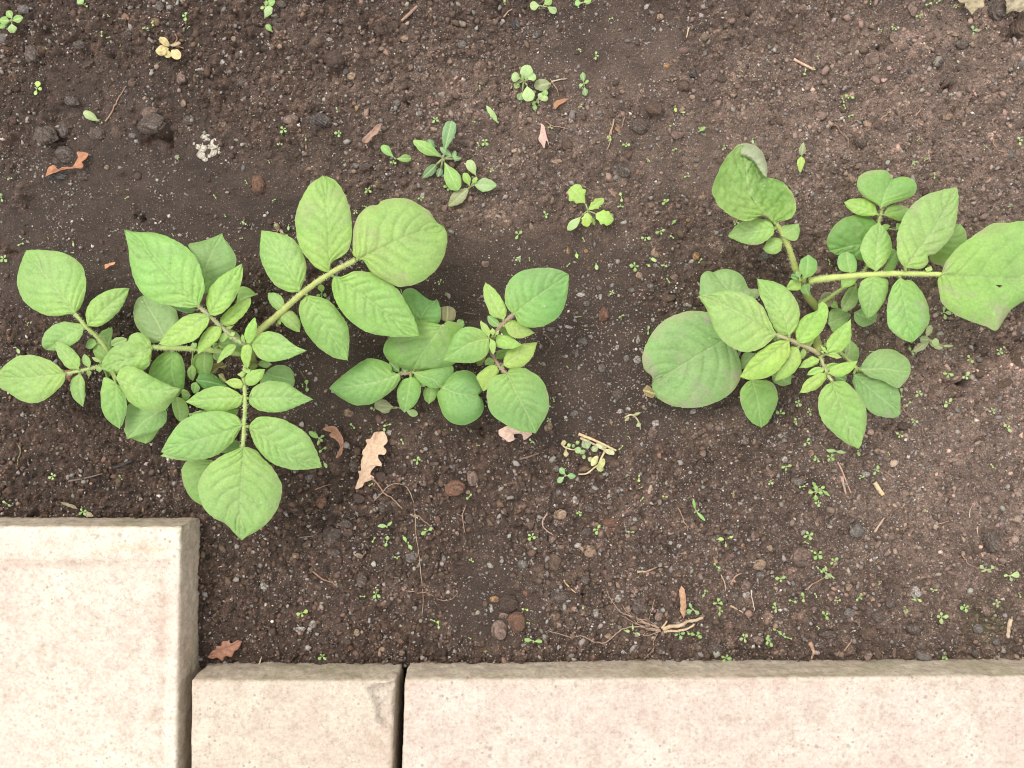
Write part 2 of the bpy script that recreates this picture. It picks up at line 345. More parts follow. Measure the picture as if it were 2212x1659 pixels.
# ------------------------------------------------------------------ leaves and stalks
TINT = {'g': (.238, .412, .112), 'y': (.285, .465, .098), 'b': (.175, .355, .095), 'd': (.20, .30, .12), 'k': (.10, .25, .05),
        's': (.205, .350, .110), 'p': (.30, .36, .20), 'h': (.13, .30, .055), 'n': (.19, .14, .055), 'm': (.195, .355, .088), 'q': (.22, .21, .11)}
def leaf_geo(base, tip, A, B, M, zb, zt, tint, veins=7, fold=.14, curl=.25, quilt=1.0, arch=.06, seed=0, rim=True, dusty=.15, holes=None, res=1.0, grad=True, crinkle=0, foldb=0):
    """base, tip, side points in survey units, zb/zt heights in metres. returns V, F, col"""
    L = math.dist(base, tip)
    nv = int(np.clip(L / 2.6 * res, 7, 90)); 
    ca = cr([base] + list(A) + [tip], nv); cb = cr([base] + list(B) + [tip], nv); cm = cr([base] + list(M) + [tip], nv)
    if not M:                                     # a gently bent midrib between the sides
        mid = (ca + cb) / 2; k = np.sin(np.linspace(0, np.pi, nv + 1))[:, None] * .35
        cm = cm * (1 - k) + mid * k
    W = np.abs(np.linalg.norm(ca - cb, axis=1)).max()
    nu = int(np.clip(W / 2 / 2.6 * res, 4, 44))
    s = np.concatenate([np.linspace(-1, 0, nu + 1)[:-1], np.linspace(0, 1, nu + 1)])
    t = np.linspace(0, 1, nv + 1)
    Sg, Tg = np.meshgrid(s, t); a = np.abs(Sg)
    edge = np.where((Sg < 0)[..., None], ca[:, None, :], cb[:, None, :])
    XY = cm[:, None, :] + (edge - cm[:, None, :]) * a[..., None]
    hw = np.linalg.norm(edge - cm[:, None, :], axis=2) * S
    Lm = L * S
    # margin: slightly ragged
    rag = (vn(Tg * L / 5, Sg * 3, seed) - .5) * 1.5 * (a > .98)
    nrm = (edge - cm[:, None, :]); nrm /= np.linalg.norm(nrm, axis=2, keepdims=True) + 1e-6
    XY = XY + nrm * rag[..., None]
    ph = (Tg - min(.46, 0.80 * W / 2 / L + .06) * a ** 1.15 * (1 - .35 * a * Tg)) * (veins * .92) + np.where(Sg < 0, .45, 0) + .35 * (vn(Tg * 5 + seed, Sg * 2.5, seed + 5) - .5)
    fr = ph - np.floor(ph); dv = np.minimum(fr, 1 - fr) / veins * L    # survey units to the side vein
    live = np.clip((Tg - .02) * 30, 0, 1) * (1 - a ** 6) * np.clip((1 - Tg) * 8, 0, 1)
    sv = np.exp(-(dv / (1.1 + L * .0028)) ** 2) * live * (1 - .4 * a)
    mv = np.exp(-(a * hw / S / (1.1 + L * .0055 * (1.15 - Tg))) ** 2)
    bul = np.sin(np.pi * fr) ** .7 * live * np.clip(a * hw / S / 6, 0, 1)
    sz = Lm / 0.05
    z = zb + (zt - zb) * Tg + arch * Lm * np.sin(np.pi * Tg)
    wav = (fbm(Tg * 2.1 + seed * 1.7, Sg * 1.3 + seed, seed, 2)) * .055 * Lm * a
    zs = z + fold * a * hw - curl * (a ** 3) * hw + wav - foldb * np.where(Sg > 0, a * hw, -.25 * a * hw)
    q = 1.0 * quilt * sz ** .6
    cell = vn(XY[..., 0] / 6.5 + 1.5 * vn(XY[..., 0] / 9, XY[..., 1] / 9, 3), XY[..., 1] / 6.5, seed + 71)
    ret = 1 - np.abs(cell - .5) * 2; ret = ret ** 5                    # the fine net of veins between the side veins
    zz = zs - q * .00030 * ret * live + q * (.00062 * bul - .00045 * sv) - .00018 * sz * mv * q + q * .00016 * fbm(XY[..., 0] / 5, XY[..., 1] / 5, seed + 3, 3)
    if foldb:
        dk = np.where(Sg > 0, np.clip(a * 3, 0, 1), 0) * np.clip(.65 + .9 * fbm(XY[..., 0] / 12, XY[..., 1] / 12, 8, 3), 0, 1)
    if crinkle: zz = zz + crinkle * fbm(XY[..., 0] / 11, XY[..., 1] / 11, seed + 31, 3)
    k = S * (HC - zs) / HC
    V = np.stack([(XY[..., 0] - 1106) * k, -(XY[..., 1] - 829.5) * k, zz], -1)
    c = np.array(TINT[tint] if isinstance(tint, str) else tint, float)
    C = np.ones(V.shape) * c
    if foldb: C = C * (1 - dk[..., None] * .55) + np.array([.07, .21, .028]) * dk[..., None] * .55  # turned-away half: shade of the fold painted in, over darker young green
    n = fbm(XY[..., 0] / 26, XY[..., 1] / 26, seed + 9, 4)
    C *= (1 + .16 * n)[..., None]; n2 = fbm(XY[..., 0] / 55, XY[..., 1] / 55, seed + 19, 2)[..., None]; C = C * (1 + n2 * np.array([.12, .02, .16]))
    if grad and isinstance(tint, str) and tint in 'gybm':
        g = np.clip(1 - Tg * 1.8, 0, 1)[..., None] * .38
        C = C * (1 - g) + np.array([.30, .46, .075]) * g
    C = C * (1 - .12 * ret[..., None]); C = C * (1 - .06 * sv[..., None]); lv = np.clip(.10 * sv + .62 * mv, 0, 1)[..., None]; C = C * (1 - lv) + np.array([.34, .46, .20]) * lv
    if rim:
        e = np.clip((a - .93) / .07, 0, 1)[..., None] * .30; C = C * (1 - e) + np.array([.25, .38, .14]) * e
    du = np.clip(fbm(XY[..., 0] / 30, XY[..., 1] / 30, seed + 40, 4) * 2.2 - .35, 0, 1) * dusty * .8 * (.5 + a)
    C = C * (1 - du[..., None]) + np.array([.29, .29, .19]) * du[..., None]
    rs = np.random.default_rng(seed * 13 + 5); C = C * (1 + rs.uniform(-.07, .07, 3) * np.array([1, .5, 1]))
    ed = np.clip((a - .72) * 2.6, 0, 1) * np.clip(fbm(XY[..., 0] / 22, XY[..., 1] / 22, seed + 91, 4) * 2.6 + .12 + .5 * (Tg - .5), 0, 1) * (.22 + .7 * dusty); ed = np.clip(ed, 0, .50)
    C = C * (1 - ed[..., None]) + np.array([.31, .30, .17]) * ed[..., None]
    sp = (vn(XY[..., 0] / 2.0, XY[..., 1] / 2.0, seed + 60) > .978)[..., None]
    C = np.where(sp, np.array([.40, .46, .28]), C)
    w_ = 2 * nu + 1; idx = np.arange((nv + 1) * w_).reshape(nv + 1, w_)
    F = np.stack([idx[:-1, :-1], idx[:-1, 1:], idx[1:, 1:], idx[1:, :-1]], -1).reshape(-1, 4)
    V = V.reshape(-1, 3)
    # face up
    v0 = V[F[len(F)//2]]; nz = np.cross(v0[1] - v0[0], v0[2] - v0[0])[2]
    if nz < 0: F = F[:, ::-1]
    if holes:
        fc = XY.reshape(-1, 2)[F].mean(1); kp = np.ones(len(F), bool)
        for hx, hy, hr in holes: kp &= ((fc[:, 0] - hx) ** 2 + ((fc[:, 1] - hy) * 1.6) ** 2) > (hr * (1 + .4 * np.sin(fc[:, 0] * 1.9 + fc[:, 1]))) ** 2
        F = F[kp]
    return V, F, C.reshape(-1, 3)
def tube_geo(pts, radii, sides=7, col=(.2, .25, .08), bumpy=.0, seed=0, hairs=0):
    """pts world coords"""
    pts = np.asarray(pts, float); n = len(pts)
    t = np.gradient(pts, axis=0); t /= np.linalg.norm(t, axis=1, keepdims=True) + 1e-9
    up = np.array([0, 0, 1.0]); s = np.cross(t, up); bad = np.linalg.norm(s, axis=1) < .1
    s[bad] = np.array([1.0, 0, 0]); s /= np.linalg.norm(s, axis=1, keepdims=True); u = np.cross(s, t)
    an = np.linspace(0, 2 * np.pi, sides, endpoint=False); radii = np.broadcast_to(radii, (n,))
    rr = radii[:, None] * (1 + bumpy * (vn(np.arange(n)[:, None] * .8 + np.zeros(sides)[None], an[None] * 1.3 + np.zeros((n, 1)), seed) - .5) * 2)
    V = pts[:, None] + rr[..., None] * (np.cos(an)[None, :, None] * s[:, None] + np.sin(an)[None, :, None] * u[:, None])
    V = V.reshape(-1, 3); F = []
    i = np.arange(n - 1)[:, None] * sides; j = np.arange(sides)[None]; j2 = (j + 1) % sides
    F = np.stack([i + j, i + j2, i + sides + j2, i + sides + j], -1).reshape(-1, 4)
    V = np.vstack([V, pts[:1], pts[-1:]]); c0 = n * sides
    T = np.array([(c0, (k + 1) % sides, k) for k in range(sides)] + [(c0 + 1, (n - 1) * sides + k, (n - 1) * sides + (k + 1) % sides) for k in range(sides)])
    C = np.ones((len(V), 3)) * np.array(col) * (1 + .25 * fbm(V[:, 0] * 400, V[:, 1] * 400, seed, 3))[:, None]
    if hairs:
        rng = np.random.default_rng(seed + 5); k = rng.integers(0, n, hairs); a = rng.uniform(-.6, 3.7, hairs)
        d = np.cos(a)[:, None] * s[k] + np.sin(a)[:, None] * u[k] + rng.normal(0, .25, (hairs, 3)); d /= np.linalg.norm(d, axis=1, keepdims=True)
        b = pts[k] + (t[k] * rng.uniform(-1, 1, (hairs, 1)) * np.linalg.norm(pts[1] - pts[0])) + d * radii[k][:, None] * .8
        l = rng.uniform(.0008, .0018, (hairs, 1)); wd = .00014
        HV = np.stack([b - t[k] * wd, b + t[k] * wd, b + d * l], 1).reshape(-1, 3); b0 = len(V)
        V = np.vstack([V, HV]); T = np.vstack([T, b0 + np.arange(hairs * 3).reshape(-1, 3)])
        C = np.vstack([C, np.ones((hairs * 3, 3)) * np.array([.34, .36, .22])])
    return V, F, T, C
def join(parts):
    V, Q, T, C = [], [], [], []; o = 0
    for p in parts:
        v, c = p[0], p[-1]
        for f in p[1:-1]:
            f = np.asarray(f)
            if len(f): (Q if f.shape[1] == 4 else T).append(f + o)
        V.append(v); C.append(c); o += len(v)
    FF = []
    if Q: FF.append(np.vstack(Q))
    if T: FF.append(np.vstack(T))
    return np.vstack(V), FF, np.vstack(C)
def pp(s, tile):
    return [P_(tile, *map(float, q.split(','))) for q in s.split()] if s.strip() else []
STALKC = (.25, .33, .10); STEMC = (.24, .28, .08)

def build_plant(name, org, label, group, stems, leaves):
    root = thing(name, org, label, 'potato plant', group)
    ST = {}
    for sid, nm, r0, r1, tile, pts, col in stems:
        P3 = [(*P_(tile, *map(float, q.split(',')[:2])), float(q.split(',')[2]) / 1000) for q in pts.split()]
        c = cr(P3, max(6, int(sum(math.dist(P3[i], P3[i+1]) for i in range(len(P3)-1)) / 4)))
        Wc = np.array([UZ(*q) for q in c])
        r = np.linspace(r0, r1, len(Wc)) / 1000 * .83
        g = tube_geo(Wc, r, 8, col, .12, len(ST), hairs=int(len(Wc) * 7))
        V, F, C = join([g])
        o = new_mesh(nm, V, F, M_STALK, root, org, C)
        ST[sid] = (o, c, Wc)
    for k, ln in enumerate(leaves.strip().splitlines()):
        f = [q.strip() for q in ln.split('|')]
        tile, sid, zoff, dz, tint = f[0], f[1], float(f[2]), float(f[3]), f[4]
        opts = {}
        for q in (f[10].split() if len(f) > 10 and f[10] else []):
            a, b = q.split('='); opts[a] = b
        base, tip = pp(f[5], tile)[0], pp(f[6], tile)[0]; A, B = pp(f[7], tile), pp(f[8], tile); M = pp(f[9], tile) if len(f) > 9 else []
        par, c, Wc = ST[sid]
        d = np.hypot(c[:, 0] - base[0], c[:, 1] - base[1]); i = int(d.argmin())
        zs = c[i][2]; zb = zs + zoff / 1000; zt = max(zb + dz / 1000, .004); zb = max(zb, .003)
        L = math.dist(base, tip)
        kw = dict(seed=k * 7 + len(leaves) % 13, veins=float(opts.get('v', 7 if L > 90 else 6 if L > 45 else 5)))
        for a in ('fold', 'curl', 'quilt', 'arch', 'dusty', 'crinkle', 'foldb'):
            if a in opts: kw[a] = float(opts[a])
        if L < 40: kw.setdefault('fold', .3)
        if 'hole' in opts: kw['holes'] = [tuple(map(float, q.split(','))) for q in opts['hole'].split(';')]
        geo = [leaf_geo(base, tip, A, B, M, zb, zt, tint, **kw)]
        bw = UZ(*base, zb); sw = Wc[i]
        if d[i] < 45 and np.linalg.norm(bw - sw) > .001:
            mid = (bw + sw) / 2 + np.array([0, 0, -.0006]); 
            tb = tube_geo(cr([sw, mid, bw], 5), np.linspace(.0011, .0008, 6) if L > 60 else .0005, 6, STALKC, .1, k)
            geo.append(tb)
        if L > 60:       # raised rib on the underside
            cm = cr([base] + M + [tip], 16); zz = zb + (zt - zb) * np.linspace(0, 1, 17) + kw.get('arch', .06) * L * S * np.sin(np.pi * np.linspace(0, 1, 17)) - .0011
            if not M:
                ca = cr([base] + A + [tip], 16); cb = cr([base] + B + [tip], 16); kk = np.sin(np.linspace(0, np.pi, 17))[:, None] * .35
                cm = cm * (1 - kk) + (ca + cb) / 2 * kk
            geo.append(tube_geo(np.array([UZ(cm[q][0], cm[q][1], zz[q]) for q in range(17)]), np.linspace(.0009, .0002, 17), 5, (.25, .34, .14), 0, k))
        V, F, C = join(geo)
        nm = 'leaflet' if opts.get('n') is None else opts['n']
        o = new_mesh(nm, V, F, M_LEAF if tint != 'n' else M_DRY, par, org, C)
        if 'lab' in opts: o['label'] = opts['lab'].replace('_', ' ')
    return root
# ------------------------------------------------------------------ concrete kerb slabs
def slab_mat(name, algae):
    m, nt, P, O = mat_new(name); pos = geo_pos(nt)
    a = N(nt, "ShaderNodeAttribute"); a.attribute_name = "Col"
    n1 = noise(nt, 22, 5, 0.6, pos); n2 = noise(nt, 420, 6, 0.8, pos); n3 = noise(nt, 130, 7, 0.78, pos)
    c = mul(nt, a.outputs["Color"], ramp(nt, n1.outputs["Fac"], [(0.34, (.97, .91, .90)), (0.5, (1.0, .985, .97)), (0.66, (1.07, 1.09, 1.08))]).outputs[0])
    c = mul(nt, c, ramp(nt, n3.outputs["Fac"], [(0.36, (.84, .80, .77)), (0.48, (.98, .97, .96)), (0.62, (1.08, 1.09, 1.08))]).outputs[0])
    c = mul(nt, c, ramp(nt, n2.outputs["Fac"], [(0.34, (.70, .66, .62)), (0.45, (.96, .95, .94)), (0.64, (1.14, 1.14, 1.12))]).outputs[0])
    for sc, th, colr, cl in ((330, .22, (.22, .175, .14), .72), (150, .15, (.23, .18, .145), .82)):     # pores and dark grit
        v = N(nt, "ShaderNodeTexVoronoi"); v.inputs["Scale"].default_value = sc; nt.links.new(pos, v.inputs["Vector"])
        g = ramp(nt, v.outputs["Distance"], [(th, (1,)*3), (th + .12, (0,)*3)])
        sep = N(nt, "ShaderNodeSeparateColor"); nt.links.new(v.outputs["Color"], sep.inputs[0])
        g2 = ramp(nt, sep.outputs[0], [(cl, (0,)*3), (min(cl + .08, .99), (.75,)*3)])
        ncl = ramp(nt, n1.outputs["Fac"], [(.40, (.1,)*3), (.60, (1,)*3)])
        f = mul(nt, mul(nt, g.outputs[0], g2.outputs[0]), ncl.outputs[0])
        c = mul(nt, c, colr, 'MIX', f)
    nt.links.new(c, P.inputs["Base Color"]); P.inputs["Roughness"].default_value = 0.85; P.inputs["Specular IOR Level"].default_value = .25
    b = bump(nt, n2.outputs["Fac"], .7, .0009); b = bump(nt, noise(nt, 900, 3, .7, pos).outputs["Fac"], .5, .0004, b)
    nt.links.new(b, P.inputs["Normal"]); return m
M_SLAB = slab_mat("concrete_slab", 0)
def slab(name, quad, h, bev, label, chip=None, seed=0, top=(.50, .435, .375), rims=None, tiltz=0):
    """quad: outer corners of the top edge line at height h, metres, counter-clockwise from lower left"""
    q = np.array(quad, float)
    ll, lr, ur, ul = q
    W = np.linalg.norm(lr - ll); Hh = np.linalg.norm(ul - ll)
    st = .0011; nu = int(W / st); nv = int(Hh / st)
    u = np.linspace(0, 1, nu + 1); v = np.linspace(0, 1, nv + 1); Ug, Vg = np.meshgrid(u, v)
    XY = (ll * (1 - Ug[..., None]) * (1 - Vg[..., None]) + lr * Ug[..., None] * (1 - Vg[..., None]) + ur * Ug[..., None] * Vg[..., None] + ul * (1 - Ug[..., None]) * Vg[..., None])
    dx = np.minimum(Ug, 1 - Ug) * W; dy = np.minimum(Vg, 1 - Vg) * Hh
    rc = .005
    d = np.where((dx < rc) & (dy < rc), rc - np.hypot(rc - dx, rc - dy), np.minimum(dx, dy))
    jit = .0010 * fbm(XY[..., 0] / .012, XY[..., 1] / .012, seed, 4)
    dd = np.clip(d + jit, 0, None)
    z = np.where(dd < bev, h - bev * .75 * (1 - np.sqrt(np.clip(1 - (1 - dd / bev) ** 2, 0, 1))), h)
    z = z + .00028 * fbm(XY[..., 0] / .006, XY[..., 1] / .006, seed + 3, 4) + .0004 * fbm(XY[..., 0] / .05, XY[..., 1] / .05, seed + 8, 2)
    Ct = np.ones(XY.shape[:2] + (3,)) * np.array(top)
    side = np.array([.355, .312, .252])
    if rims:
        for fn in rims: z, Ct = fn(XY, Ug * W, Vg * Hh, W, Hh, z, Ct)
    if chip is not None: z, Ct = chip(XY, Ug * W, Vg * Hh, W, Hh, z, Ct)
    e = np.clip(1 - (dd - .0002) / .0012, 0, 1)[..., None] * .45; Ct = Ct * (1 - e) + side * 1.25 * e
    V = np.stack([XY[..., 0], XY[..., 1], z], -1)
    idx = np.arange((nv + 1) * (nu + 1)).reshape(nv + 1, nu + 1)
    F = [np.stack([idx[:-1, :-1], idx[:-1, 1:], idx[1:, 1:], idx[1:, :-1]], -1).reshape(-1, 4)]
    ring = np.concatenate([idx[0, :-1], idx[:-1, -1], idx[-1, :0:-1], idx[:0:-1, 0]])
    Vr = V.reshape(-1, 3); allV = [Vr]; allC = [Ct.reshape(-1, 3)]; prev = ring; n0 = len(Vr); cen = q.mean(0)
    R = Vr[ring]; levels = 16; rp = len(ring)
    du = np.linalg.norm(np.diff(np.vstack([R[:, :2], R[:1, :2]]), axis=0), axis=1); arc = np.cumsum(du)
    # pull in the corners to the rounded outline
    out = np.zeros((rp, 2)); t = np.roll(R[:, :2], -2, 0) - np.roll(R[:, :2], 2, 0); t /= np.linalg.norm(t, axis=1, keepdims=True) + 1e-9
    out[:, 0] = t[:, 1]; out[:, 1] = -t[:, 0]
    for k in range(1, levels + 1):
        f = k / levels; zz = R[:, 2] - (R[:, 2] + .012) * f
        off = .0010 * np.sin(min(f * 3, 1) * np.pi / 2) + .0009 * fbm(arc / .003, np.full(rp, f * 9), seed + 20, 3)
        ring3 = np.column_stack([R[:, :2] + out * off[:, None], zz])
        allV.append(ring3)
        al = np.clip(fbm(arc / .03, np.full(rp, f * 2), seed + 31, 3) * 1.8 - .1 + .3 * f, 0, 1)[:, None]
        st_ = (1 + .30 * fbm(arc / .009, np.full(rp, f * 22), seed + 35, 4) + .14 * fbm(arc / .0015, np.full(rp, f * 40), seed + 36, 2))[:, None]
        cc = (side * (1 - .5 * al) + np.array([.19, .19, .10]) * .5 * al) * st_
        allC.append(cc); cur = np.arange(rp) + n0 + (k - 1) * rp
        nx_ = np.roll(prev, -1); cx_ = np.roll(cur, -1)
        F.append(np.stack([prev, cur, cx_, nx_], -1)); prev = cur
    allV = np.vstack(allV); allC = np.vstack(allC)
    org = (*cen, 0)
    o = new_mesh(name, allV, np.vstack(F), M_SLAB, org=org, col=allC); tag(o, label, 'paving slab', 'paving slabs edging the bed')
    return o
def Wt(px, py, h): return UZ(px, py, h)[:2]
h = .0285
def rim_left(XY, u, v, W, Hh, z, C):
    du = W - u; dv = Hh - v; dd = np.minimum(du + .0125, dv) + .0012 * fbm(XY[..., 0] / .02, XY[..., 1] / .02, 61, 4)
    ins = np.clip((dd - .0195) / .0015, 0, 1); z = z - .0007 * ins
    band = np.exp(-((dd - .0225) / .0035) ** 2)[..., None] * (.38 + .25 * fbm(XY[..., 0] / .03, XY[..., 1] / .03, 63, 3)[..., None])
    C = C * (1.04 - .08 * ins[..., None]); C = C * (1 - band) + np.array([.33, .255, .215]) * band
    yb = (np.exp(-((dv - .0135) / .0035) ** 2) * np.clip(fbm(XY[..., 0] / .02, XY[..., 1] / .005, 71, 3) * 2 + .2, 0, 1))[..., None] * .35
    return z, C * (1 - yb) + np.array([.36, .32, .20]) * yb
def rim_long(XY, u, v, W, Hh, z, C):
    dv = Hh - v + .0008 * fbm(XY[..., 0] / .02, XY[..., 1] / .02, 62, 3)
    b = np.exp(-((dv - .004) / .0028) ** 2)[..., None] * .25
    return z, C * (1 - b) + np.array([.33, .28, .23]) * b
def chip_small(XY, u, v, W, Hh, z, C):
    du = W - u; dv = Hh - v
    lim = .0125 * np.clip(1 - (dv / .030) ** 2, 0, 1) * (dv > .002) + .0022 * (1 + fbm(v / .008, v * 0, 44, 3) * 1.6)
    k = np.clip((lim + .004 * fbm(u / .006, v / .006, 91, 4) - du) / .0018, 0, 1) * (.45 + .75 * vn(u / .0025, v / .0025, 4))
    z = z - .005 * k * (1 - np.exp(-lim / .004)); k = k[..., None]
    return z, C * (1 - .55 * k) + np.array([.36, .325, .29]) * .55 * k
slab("paving_stone", [Wt(-400, 2250, h), Wt(369, 2250, h), Wt(389, 1139, h), Wt(-400, 1137, h)], h, .0015,
     "large square pinkish cream concrete slab in the lower left with a raised rim", seed=1, rims=[rim_left], top=(.435, .403, .358))
slab("paving_stone", [Wt(409, 2150, h), Wt(832, 2150, h), Wt(851, 1472, h), Wt(413, 1472, h)], h, .0018,
     "short beige concrete slab with a chipped edge, between the other two slabs", chip=chip_small, seed=2, top=(.37, .330, .283))
slab("paving_stone", [Wt(853, 2150, h), Wt(2900, 2150, h), Wt(2900, 1458, h), Wt(875, 1470, h)], h, .0015,
     "long pinkish concrete slab along the lower right edge of the bed", seed=3, rims=[rim_long], top=(.385, .342, .308))
# ------------------------------------------------------------------ the three potato plants
LEFT_STEMS = [
 ('st','stem',3.4,2.4,'P',"548,792,-2 544,775,20 538,755,44 536,744,58",STEMC),
 ('s2','stem',3.2,2.2,'P',"262,792,-2 258,788,14 252,782,26 244,776,34",STEMC),
 ('LA','leaf_stalk',1.7,1.2,'T4',"975,1440,30 930,1370,34 850,1260,38 740,1160,42 650,1050,44",STALKC),
 ('LB','leaf_stalk',1.3,1.0,'T4',"985,1460,31 890,1500,34 800,1520,36 690,1545,38 560,1572,39",STALKC),
 ('LC','leaf_stalk',2.1,1.7,'T4',"2120,1400,30 1960,1385,33 1700,1355,36 1500,1350,39 1310,1340,42",STALKC),
 ('LD','leaf_stalk',1.3,1.2,'T4',"2120,1320,58 2040,1275,60 1900,1155,63 1810,1070,66 1710,985,69",(.26,.27,.14)),
 ('LE','leaf_stalk',1.5,1.3,'B0',"2120,60,50 2108,170,53 2118,350,57 2110,560,60 2100,770,62",STALKC),
 ('LF','leaf_stalk',2.5,1.7,'T5',"-60,1640,40 30,1530,42 200,1385,45 400,1205,48 640,1035,51 860,920,53",(.28,.32,.10)),
]
